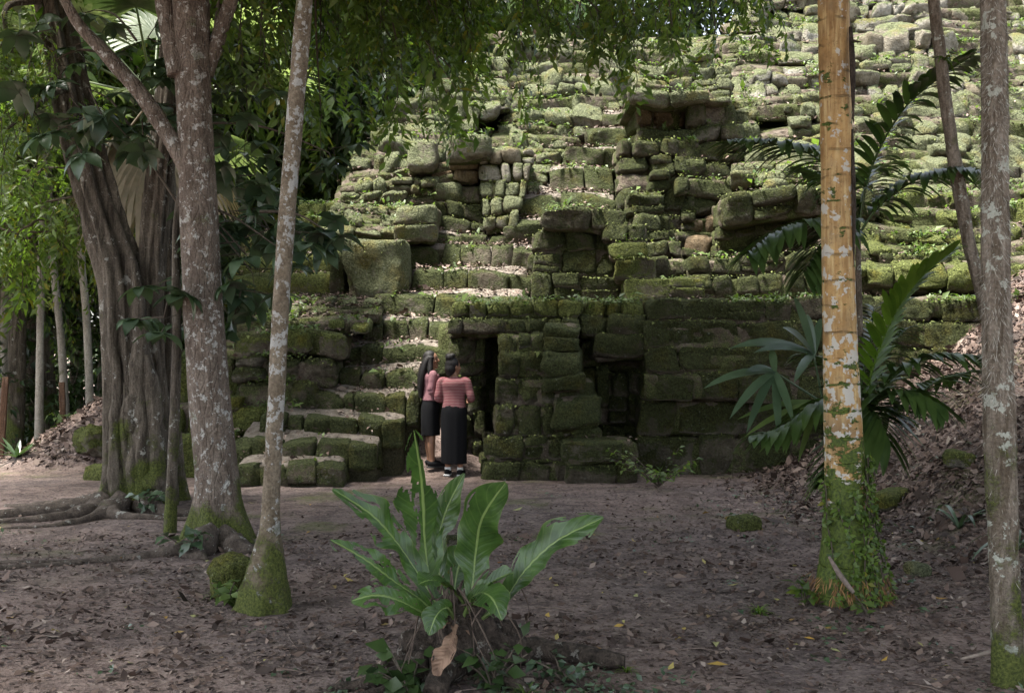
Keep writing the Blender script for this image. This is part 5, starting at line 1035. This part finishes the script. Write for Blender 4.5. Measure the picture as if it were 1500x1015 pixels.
def big_leaf(pts, W, nrm, seed, ragged=0.25, holes=0.2, wav=0.16, fold=0.22, mat='bigleaf', name='leaf', parent=None, prof=PROF, twist=0.0):
    nu, ns = 84, 33; r = np.random.default_rng(seed); P = [at(x, y, YP + d) for (x, y, d) in pts]; C = catmull(P, nu); tg = unit(np.gradient(C, axis=0)); nrm = unit(np.asarray(nrm, float))
    u = np.linspace(0, 1, nu); s = np.linspace(-1, 1, ns); w = np.interp(u, *prof) * W; w = np.convolve(np.pad(w, 3, 'edge'), np.ones(7) / 7, 'valid')
    sx = unit(np.cross(tg, nrm[None])); up = np.cross(sx, tg)
    tw = twist * u; sx, up = sx * np.cos(tw)[:, None] + up * np.sin(tw)[:, None], up * np.cos(tw)[:, None] - sx * np.sin(tw)[:, None]
    U, S = np.meshgrid(u, s, indexing='ij'); ph = r.uniform(0, 6.28, 4)
    wob = 1 + 0.15 * np.sin(U * 17 + ph[0] + (S > 0) * ph[1]) + 0.08 * np.sin(U * 31 + ph[2] + (S > 0) * 2)
    lift = np.abs(S) * fold + wav * S ** 2 * (np.sin(U * 16 + ph[3] + (S > 0) * 1.7) + 0.5 * np.sin(U * 29 + ph[1])) + 0.05 * np.abs(np.sin((U * 15 - 1.7 * np.abs(S)) * np.pi))
    V = C[:, None] + sx[:, None] * (S * w[:, None] * wob)[..., None] + up[:, None] * (lift * w[:, None])[..., None]
    nz = fbm(np.stack([U * 11 + seed * 3.7, S * 3.6, 0 * U], -1), 3); n2 = fbm(np.stack([U * 26 + seed, S * 9, 0 * U + 5], -1), 2)
    cut = (np.abs(S) > 0.10) & ((nz * 1.6 + (np.abs(S) - 1) * 1.2 * (1 - 0.6 * ragged) + ragged * 1.7 * (0.45 + U) - 0.62 > 0.0) | ((n2 > 0.72 - 0.35 * holes) & (U > 0.3) & (holes > 0)))
    keep = ~(cut[:-1, :-1] & cut[1:, 1:]) 
    a = (np.arange(nu - 1)[:, None] * ns + np.arange(ns - 1)[None]); Q = np.stack([a, a + 1, a + ns + 1, a + ns], -1)[keep].reshape(-1, 4)
    g = Geo(); g.add(V, Q); g.attr = {'leaf_u': [U.ravel()], 'leaf_s': [S.ravel()]}
    rr = np.interp(u, [0, 0.3, 1], [0.011, 0.0075, 0.0015]); nv = nu * ns
    Vt, Qt, Tt = tube(C[::3] - up[::3] * 0.003, rr[::3], 30, 7); g.add(Vt, Qt, Tt); g.attr['leaf_u'].append(np.full(len(Vt), 0.5)); g.attr['leaf_s'].append(np.zeros(len(Vt)))
    return g.obj(name, M[mat], parent or BP)
big_leaf([(650, 905, 0.0), (628, 865, 0.02), (585, 800, 0.0), (545, 755, -0.08), (487, 716, -0.12)], 0.10, (0.5, -0.75, 0.6), 1, 0.36, 0.35, 0.26, 0.2)
big_leaf([(655, 905, 0.05), (632, 860, 0.1), (622, 790, 0.12), (618, 710, 0.05), (606, 630, -0.12)], 0.14, (0.25, -1, 0.15), 2, 0.62, 0.7, 0.22, 0.15)
big_leaf([(660, 905, 0.12), (645, 850, 0.2), (643, 790, 0.25), (655, 745, 0.25), (680, 693, 0.2)], 0.075, (-0.3, -1, 0.2), 3, 0.12, 0.3, 0.22, 0.2)
big_leaf([(685, 905, 0.05), (692, 860, 0.1), (697, 810, 0.12), (706, 760, 0.06), (741, 706, -0.10)], 0.122, (0.05, -1, 0.45), 4, 0.10, 0.0, 0.2, 0.15)
big_leaf([(700, 910, 0.0), (738, 880, -0.05), (770, 835, -0.1), (815, 793, -0.16), (884, 758, -0.22)], 0.105, (-0.45, -0.75, 0.7), 5, 0.2, 0.1, 0.24, 0.25)
big_leaf([(645, 910, -0.1), (618, 880, -0.2), (575, 850, -0.3), (535, 820, -0.4), (484, 790, -0.45)], 0.095, (0.45, -0.7, 0.7), 6, 0.60, 0.9, 0.22, 0.25)
big_leaf([(640, 912, -0.15), (615, 895, -0.28), (580, 878, -0.4), (548, 872, -0.48), (514, 880, -0.52)], 0.09, (0.2, -0.8, 0.6), 7, 0.45, 0.6, 0.2, 0.2)
big_leaf([(678, 905, -0.05), (690, 878, -0.12), (705, 868, -0.2), (722, 878, -0.3), (735, 908, -0.36)], 0.085, (0.1, -0.8, 0.7), 8, 0.25, 0.3, 0.12, 0.15)
big_leaf([(690, 900, 0.0), (672, 872, -0.1), (650, 855, -0.2), (630, 850, -0.28), (612, 856, -0.32)], 0.075, (0.1, -0.35, 1.0), 9, 0.15, 0.1, 0.12, 0.2)
big_leaf([(680, 905, -0.02), (695, 875, -0.1), (725, 850, -0.16), (752, 838, -0.2)], 0.05, (0.0, -0.6, 1.0), 10, 0.2, 0.2, 0.2, 0.5)
big_leaf([(660, 905, 0.2), (665, 870, 0.3), (672, 830, 0.36), (690, 800, 0.4)], 0.10, (0.1, -0.7, 0.8), 11, 0.3, 0.3, 0.15, 0.2)
big_leaf([(665, 905, -0.15), (655, 890, -0.3), (640, 900, -0.42), (628, 930, -0.48)], 0.06, (0.1, -1, 0.3), 12, 0.2, 0.2, 0.15, 0.2)
g = Geo()
M['root_brown'] = m_plain('dry_aerial_root', (0.085, 0.062, 0.048), 0.9)
for k in range(26):
    a = RNG.uniform(0, 6.28); r0 = RNG.uniform(0.03, 0.12); p = np.array([PC[0] + math.cos(a) * r0, YP + math.sin(a) * r0, 0.42 + RNG.uniform(-0.05, 0.08)]); o = np.array([math.cos(a), math.sin(a), 0]) * RNG.uniform(0.08, 0.36)
    g.add(*tube([p - [0, 0, 0.08], p + o * 0.6 + RNG.normal(size=3) * 0.04, p + o * 1.0 + np.array([0, 0, -0.15]) + RNG.normal(size=3) * 0.05, p + o * 1.15 + np.array([0, 0, -0.38]) + RNG.normal(size=3) * 0.06], [0.006, 0.005, 0.004, 0.002], 14, 5))
g.obj('aerial_roots', M['root_brown'], BP)
g = Geo(); n = 40; a = RNG.uniform(0, 6.28, n); strips(g, [PC + np.array([0, 0, -0.02])] * n, unit(np.stack([np.cos(a), np.sin(a), RNG.uniform(0.1, 1.0, n)], -1)), RNG.uniform(0.08, 0.2, n), [0.016] * n, RNG.uniform(0.2, 0.9, n), 5); g.obj('old_leaf_bases', M['deadleaf'], BP, smooth=False)
# stump
STP = thing('rotting_stump', (PC[0], YP, float(gz(PC[0], YP))), 'dark rotting stump with decayed roots under the big leaved plant', 'stump')
g = Geo()
for (px, py, d, h, s_) in [(668, 935, 0.05, (0.17, 0.15, 0.17), 1), (700, 945, 0.1, (0.15, 0.13, 0.13), 2), (640, 950, 0.0, (0.11, 0.12, 0.13), 3), (735, 950, 0.12, (0.13, 0.12, 0.09), 4), (690, 915, 0.12, (0.10, 0.12, 0.12), 5), (610, 975, -0.05, (0.14, 0.12, 0.06), 6)]:
    g.add(rock(CVb, at(px, py, YP + d), h, 0.09, 0.4 * s_, 0.075, 7, s_, 0.15), CQb)
g.obj('stump', M['wood_rot'], STP)
x0 = PC[0]
for pts, r, l in [([(x0 - 0.02, 5.55), (x0 - 0.05, 5.42), (x0 - 0.08, 5.30)], [0.10, 0.075, 0.05], 0.9), ([(x0 - 0.15, 5.6), (x0 - 0.35, 5.5), (x0 - 0.6, 5.45)], [0.10, 0.06, 0.02], 0.4), ([(x0 - 0.2, 5.5), (x0 - 0.3, 5.38), (x0 - 0.5, 5.3)], [0.07, 0.05, 0.02], 0.4), ([(x0 + 0.2, 5.55), (x0 + 0.34, 5.42), (x0 + 0.42, 5.33)], [0.05, 0.035, 0.012], 0.8)]:
    root(STP, pts, r, mat='wood_rot', lift=l)
LG = thing('fallen_log', G0(850, 5.85), 'knobbly dark log lying on the dirt beside the rotting stump', 'log'); g = Geo()
P = [np.array([at(px, 500, Yd)[0], Yd, float(gz(at(px, 500, Yd)[0], Yd)) + 0.045]) for px, Yd in [(765, 5.95), (800, 5.95), (840, 5.9), (880, 5.83), (915, 5.8)]]
g.add(*tube(P, [0.07, 0.065, 0.06, 0.055, 0.035], 60, 20, jit=0.3, jf=9)); g.obj('log', M['wood_rot'], LG)
DL = thing('fallen_brown_leaf', at(650, 985, 5.35), 'big brown dead leaf hanging down the front of the rotting stump', 'dead leaf')
big_leaf([(668, 915, -0.30), (662, 935, -0.38), (652, 960, -0.42), (635, 988, -0.42)], 0.05, (-0.4, -1, 0.3), 21, 0.15, 0.0, 0.2, 0.4, 'deadleaf', 'blade', DL)
# ---------------------------------------------------------------- boulders, sticks
def boulder(px, Yd, h, mat, label, seed, cat='stone'):
    p = G0(px, Yd); g = Geo(); g.add(rock(CVb, p + [0, 0, h[2] * 0.55], h, min(h) * 0.8, 0.3 * seed, min(h) * 0.35, 5, seed, 0.15), CQb); tag(g.obj('boulder', M[mat], origin=p), label, cat)
boulder(1089, 10.1, (0.13, 0.11, 0.07), 'moss_stone', 'mossy stone on the open dirt between the golden palm and the ruin', 1)
boulder(1345, 8.15, (0.075, 0.07, 0.055), 'stone', 'small rounded stone lying right of the golden palm foot', 2)
boulder(1304, 10.4, (0.22, 0.14, 0.09), 'moss_stone', 'flat mossy stone at the foot of the litter slope behind the golden palm', 3)
boulder(1405, 10.3, (0.20, 0.14, 0.07), 'moss_stone', 'low mossy stone at the foot of the litter slope near the hairy trunk', 4)
boulder(648, 8.0, (0.12, 0.12, 0.14), 'moss_stone', 'yellow mossy rotten stub behind the big leaved plant', 5, 'stub')
boulder(663, 9.2, (0.14, 0.12, 0.07), 'shaded_stone', 'grey flat stone in the dirt behind the big leaved plant', 6)
boulder(340, 7.55, (0.16, 0.14, 0.17), 'moss_stone', 'mossy orange stump chunk beside the cone foot of the slim tree', 7, 'stump')
boulder(142, 15.0, (0.35, 0.25, 0.20), 'moss_stone', 'mossy stone half buried in the leafy bank by the twin trunks', 8)
boulder(155, 13.9, (0.22, 0.2, 0.12), 'moss_stone', 'low mossy stone at the foot of the twin trunk tree', 9)
boulder(1290, 7.9, (0.05, 0.05, 0.03), 'stone', 'tiny stone tucked behind the golden palm foot', 10)
g = Geo(); g.add(*tube([at(1408, 965, 5.9), at(1450, 955, 5.8), at(1520, 938, 5.6)], [0.008, 0.012, 0.014], 14, 7, jit=0.15)); tag(g.obj('broken_stick', m_plain('grey_stick', (0.22, 0.18, 0.15), 0.9), origin=at(1408, 965, 5.9)), 'pale broken stick lying against the foot of the hairy trunk', 'stick')
g = Geo(); n = 260; px = RNG.uniform(-150, 1650, n); Yd = RNG.uniform(4.8, 12.5, n); th = RNG.uniform(0, 6.28, n)
for a, b, c in zip(px, Yd, th):
    p = G0(a, b); l = RNG.uniform(0.06, 0.28); q = p + np.array([math.cos(c), math.sin(c), 0]) * l; q[2] = float(gz(q[0], q[1])); m = (p + q) / 2 + RNG.normal(size=3) * 0.012
    g.add(*tube([p + [0, 0, 0.006], m + [0, 0, 0.008], q + [0, 0, 0.006]], [0.004, 0.0045, 0.003], 5, 5))
tag(g.obj('fallen_twigs', m_plain('dead_twigs', (0.12, 0.09, 0.075), 0.9), smooth=True), 'thin dead twigs strewn over the dirt', 'twigs', kind='stuff')
# ---------------------------------------------------------------- leaf litter
def gnormal(x, y):
    e = 0.05; return unit(np.stack([-(gz(x + e, y) - gz(x - e, y)) / (2 * e), -(gz(x, y + e) - gz(x, y - e)) / (2 * e), np.ones_like(x)], -1))
def ground_pts(n, px0, px1, y0, y1, pw=1.0):
    Yd = y0 + (y1 - y0) * RNG.uniform(0, 1, n) ** pw; px = RNG.uniform(px0, px1, n); x = (px - 750) / FPX * Yd; return x, Yd
g = Geo()
x, y = ground_pts(38000, -250, 1750, 4.4, 13.2, 1.35); dens = 0.45 + 0.5 * sstep(0.0, 3.5, x) + 0.5 * fbm(np.stack([x, y, 0 * x], -1) * 0.9, 3) - 0.4 * sstep(9.5, 12.0, y) * (1 - sstep(1.5, 2.6, x))
k = RNG.uniform(size=len(x)) < dens; x, y = x[k], y[k]; P = np.stack([x, y, gz(x, y) + 0.006], -1); flat_leaves(g, P, 0.036, LIT, 0.3, nrm=gnormal(x, y))
x, y = ground_pts(9000, -250, 1750, 4.5, 10.0, 1.1); P = np.stack([x, y, gz(x, y) + 0.01], -1); P = P[fbm(P * 1.1 + 3, 3) > -0.12]; flat_leaves(g, P, 0.05, LIT, 0.4)
tag(g.obj('floor_leaf_litter', M['litter'], smooth=False), 'crumbled dead leaves over the dirt clearing', 'dead leaves', kind='stuff')
g = Geo(); n = 48000; x = RNG.uniform(2.2, 9.0, n); y = RNG.uniform(5.0, 15.6, n); d = x - np.interp(y, [2, 5, 8, 9.5, 10.5, 13, 14.3, 18], [7.0, 5.2, 3.95, 3.55, 3.4, 3.25, 3.5, 3.6]); k = RNG.uniform(size=n) < sstep(-1.1, 0.4, d); x, y = x[k], y[k]
P = np.stack([x, y, gz(x, y) + RNG.uniform(0.005, 0.05, len(x))], -1); flat_leaves(g, P, 0.068, LIT, 0.45, nrm=gnormal(x, y)); tag(g.obj('slope_leaf_litter', M['litter'], smooth=False), 'deep brown dead leaves covering the slope beside the ruin', 'dead leaves', kind='stuff')
g = Geo(); n = 11000; x = RNG.uniform(-9, -4.2, n); y = RNG.uniform(14.3, 18, n); k = gz(x, y, False) > RNG.uniform(0.02, 0.25, n); x, y = x[k], y[k]; P = np.stack([x, y, gz(x, y) + RNG.uniform(0.005, 0.04, len(x))], -1)
flat_leaves(g, P, 0.08, LIT, 0.5, nrm=gnormal(x, y)); tag(g.obj('bank_leaf_litter', M['litter'], smooth=False), 'dead leaves heaped on the bank behind the twin trunk tree', 'dead leaves', kind='stuff')
g = Geo(); x, y = ground_pts(230, -200, 1700, 4.8, 12.5, 1.0); P = np.stack([x, y, gz(x, y) + 0.012], -1); flat_leaves(g, P, 0.055, LIT[:2] + [leaf_t(0.2, 0.03, 0.05)], 0.25, nrm=gnormal(x, y)); tag(g.obj('yellow_fallen_leaves', M['litter_yellow'], smooth=False), 'scattered freshly fallen yellow leaves on the dirt', 'fallen leaves', kind='stuff')
# ---------------------------------------------------------------- low plants
def rosette(geo, p, n, l, w, up, dr, seg=4):
    a = np.arange(n) * 2.4 + RNG.uniform(0, 6); strips(geo, [p] * n, unit(np.stack([np.cos(a), np.sin(a), RNG.uniform(*up, n)], -1)), l * RNG.uniform(0.6, 1.1, n), [w] * n, RNG.uniform(*dr, n), seg)
def leafy(name, px, Yd, label, nst, h, leaf, mat, cat='plant', spread=0.6, per=7, w=0.26):
    p = G0(px, Yd); t = thing(name, p, label, cat); gs = Geo(); gl = Geo()
    for k in range(nst):
        a = RNG.uniform(0, 6.28); top = p + np.array([math.cos(a) * spread * h, math.sin(a) * spread * h, h * RNG.uniform(0.6, 1.1)]) * RNG.uniform(0.6, 1.0); mid = (p + top) / 2 + np.array([0, 0, 0.1 * h])
        gs.add(*tube([p, mid, top], [0.006, 0.005, 0.003], 10, 5)); C = catmull([p, mid, top], per * 2)[per // 2:]
        n = len(C); scatter(gl, leaf_t(w, 0.05, 0.25), C, unit(RNG.normal(size=(n, 3)) * np.array([1, 1, 0.35]) + np.array([0, -0.2, 0.1])), unit(RNG.normal(size=(n, 3)) * 0.3 + np.array([0, -0.25, 1])), leaf * RNG.uniform(0.6, 1.15, n))
    gs.obj('stem', M['twig'], t); gl.obj('leaves', M[mat], t, smooth=False)
leafy('low_shrub', 965, 13.1, 'low leafy shrub at the foot of the plain wall past the bench stone', 16, 0.5, 0.10, 'leaf', 'shrub', 1.3, 6)
leafy('seedling', 276, 9.0, 'dark leaved seedling left of the grey bark tree foot', 6, 0.28, 0.16, 'leaf_blue', spread=0.8, per=4)
leafy('seedling', 332, 7.3, 'bright seedling growing beside the mossy stump chunk', 7, 0.2, 0.11, 'leaf_bright', spread=0.9, per=4)
leafy('seedling', 212, 11.1, 'leafy seedling among the roots of the twin trunk tree', 7, 0.35, 0.14, 'leaf_blue', spread=0.8, per=4)
leafy('seedling', 1180, 7.3, 'broad leaved seedling left of the golden palm foot', 5, 0.16, 0.11, 'leaf', spread=0.9, per=3)
leafy('seedling', 1272, 6.95, 'green seedling in front of the golden palm root skirt', 4, 0.16, 0.09, 'leaf_bright', spread=0.8, per=3)
leafy('seedling', 600, 5.35, 'dark heart leaved seedling left of the rotting stump', 9, 0.20, 0.12, 'leaf_dark', spread=1.1, per=3, w=0.38)
leafy('seedling', 722, 5.45, 'heart leaved creeper in front of the rotting stump', 9, 0.24, 0.09, 'leaf_dark', spread=0.8, per=3, w=0.4)
leafy('seedling', 825, 5.6, 'pale leaved seedling between the fallen log and the stump', 8, 0.14, 0.07, 'leaf_blue', spread=1.3, per=4, w=0.34)
leafy('seedling', 90, 17.0, 'light green seedling on the leafy bank near the wooden post', 6, 0.4, 0.2, 'leaf_bright', spread=0.7, per=4)
for (px, Yd, lab, n, l, m) in [(770, 5.35, 'green grass tuft in front of the rotting stump', 40, 0.16, 'leaf_bright'), (1112, 7.0, 'pale fine grass tuft on the dirt left of the golden palm', 60, 0.14, 'palm_bright'), (918, 5.75, 'short grass tuft at the end of the fallen log', 24, 0.12, 'leaf'), (318, 7.5, 'feathery fern tuft by the mossy stump chunk', 40, 0.2, 'leaf_bright')]:
    p = G0(px, Yd); t = thing('grass_tuft', p, lab, 'grass tuft'); g = Geo(); rosette(g, p, n, l, 0.004, (0.5, 2.0), (0.3, 0.9)); g.obj('blades', M[m], t, smooth=False)
# scattered tiny herbs
g = Geo(); x, y = ground_pts(230, -150, 1650, 4.8, 12.8, 1.1); w = RNG.uniform(size=len(x)) < 0.25 + 0.6 * sstep(0.5, 3, x) + 0.5 * (np.hypot(x + 0.2, y - 5.5) < 1.2); x, y = x[w], y[w]
x = np.concatenate([x, RNG.normal(0.15, 0.45, 60), RNG.normal(3.4, 0.9, 60)]); y = np.concatenate([y, RNG.normal(5.35, 0.15, 60), RNG.normal(10.5, 1.2, 60)])
P = np.repeat(np.stack([x, y, gz(x, y) + 0.02], -1), 8, 0); n = len(P); P = P + RNG.normal(size=P.shape) * np.array([0.05, 0.05, 0.01])
scatter(g, leaf_t(0.27, 0.05, 0.2), P, unit(RNG.normal(size=(n, 3)) * np.array([1, 1, 0.2]) + [0, 0, 0.25]), unit(RNG.normal(size=(n, 3)) * 0.35 + [0, 0, 1]), RNG.uniform(0.02, 0.06, n)); tag(g.obj('floor_herbs', M['leaf_blue'], smooth=False), 'tiny herbs sprouting here and there from the dirt', 'herbs', kind='stuff')
print('TRIS', sum(sum(len(p.vertices) - 2 for p in me.polygons) if len(me.polygons) < 400 else len(me.loops) - 2 * len(me.polygons) for me in bpy.data.meshes))
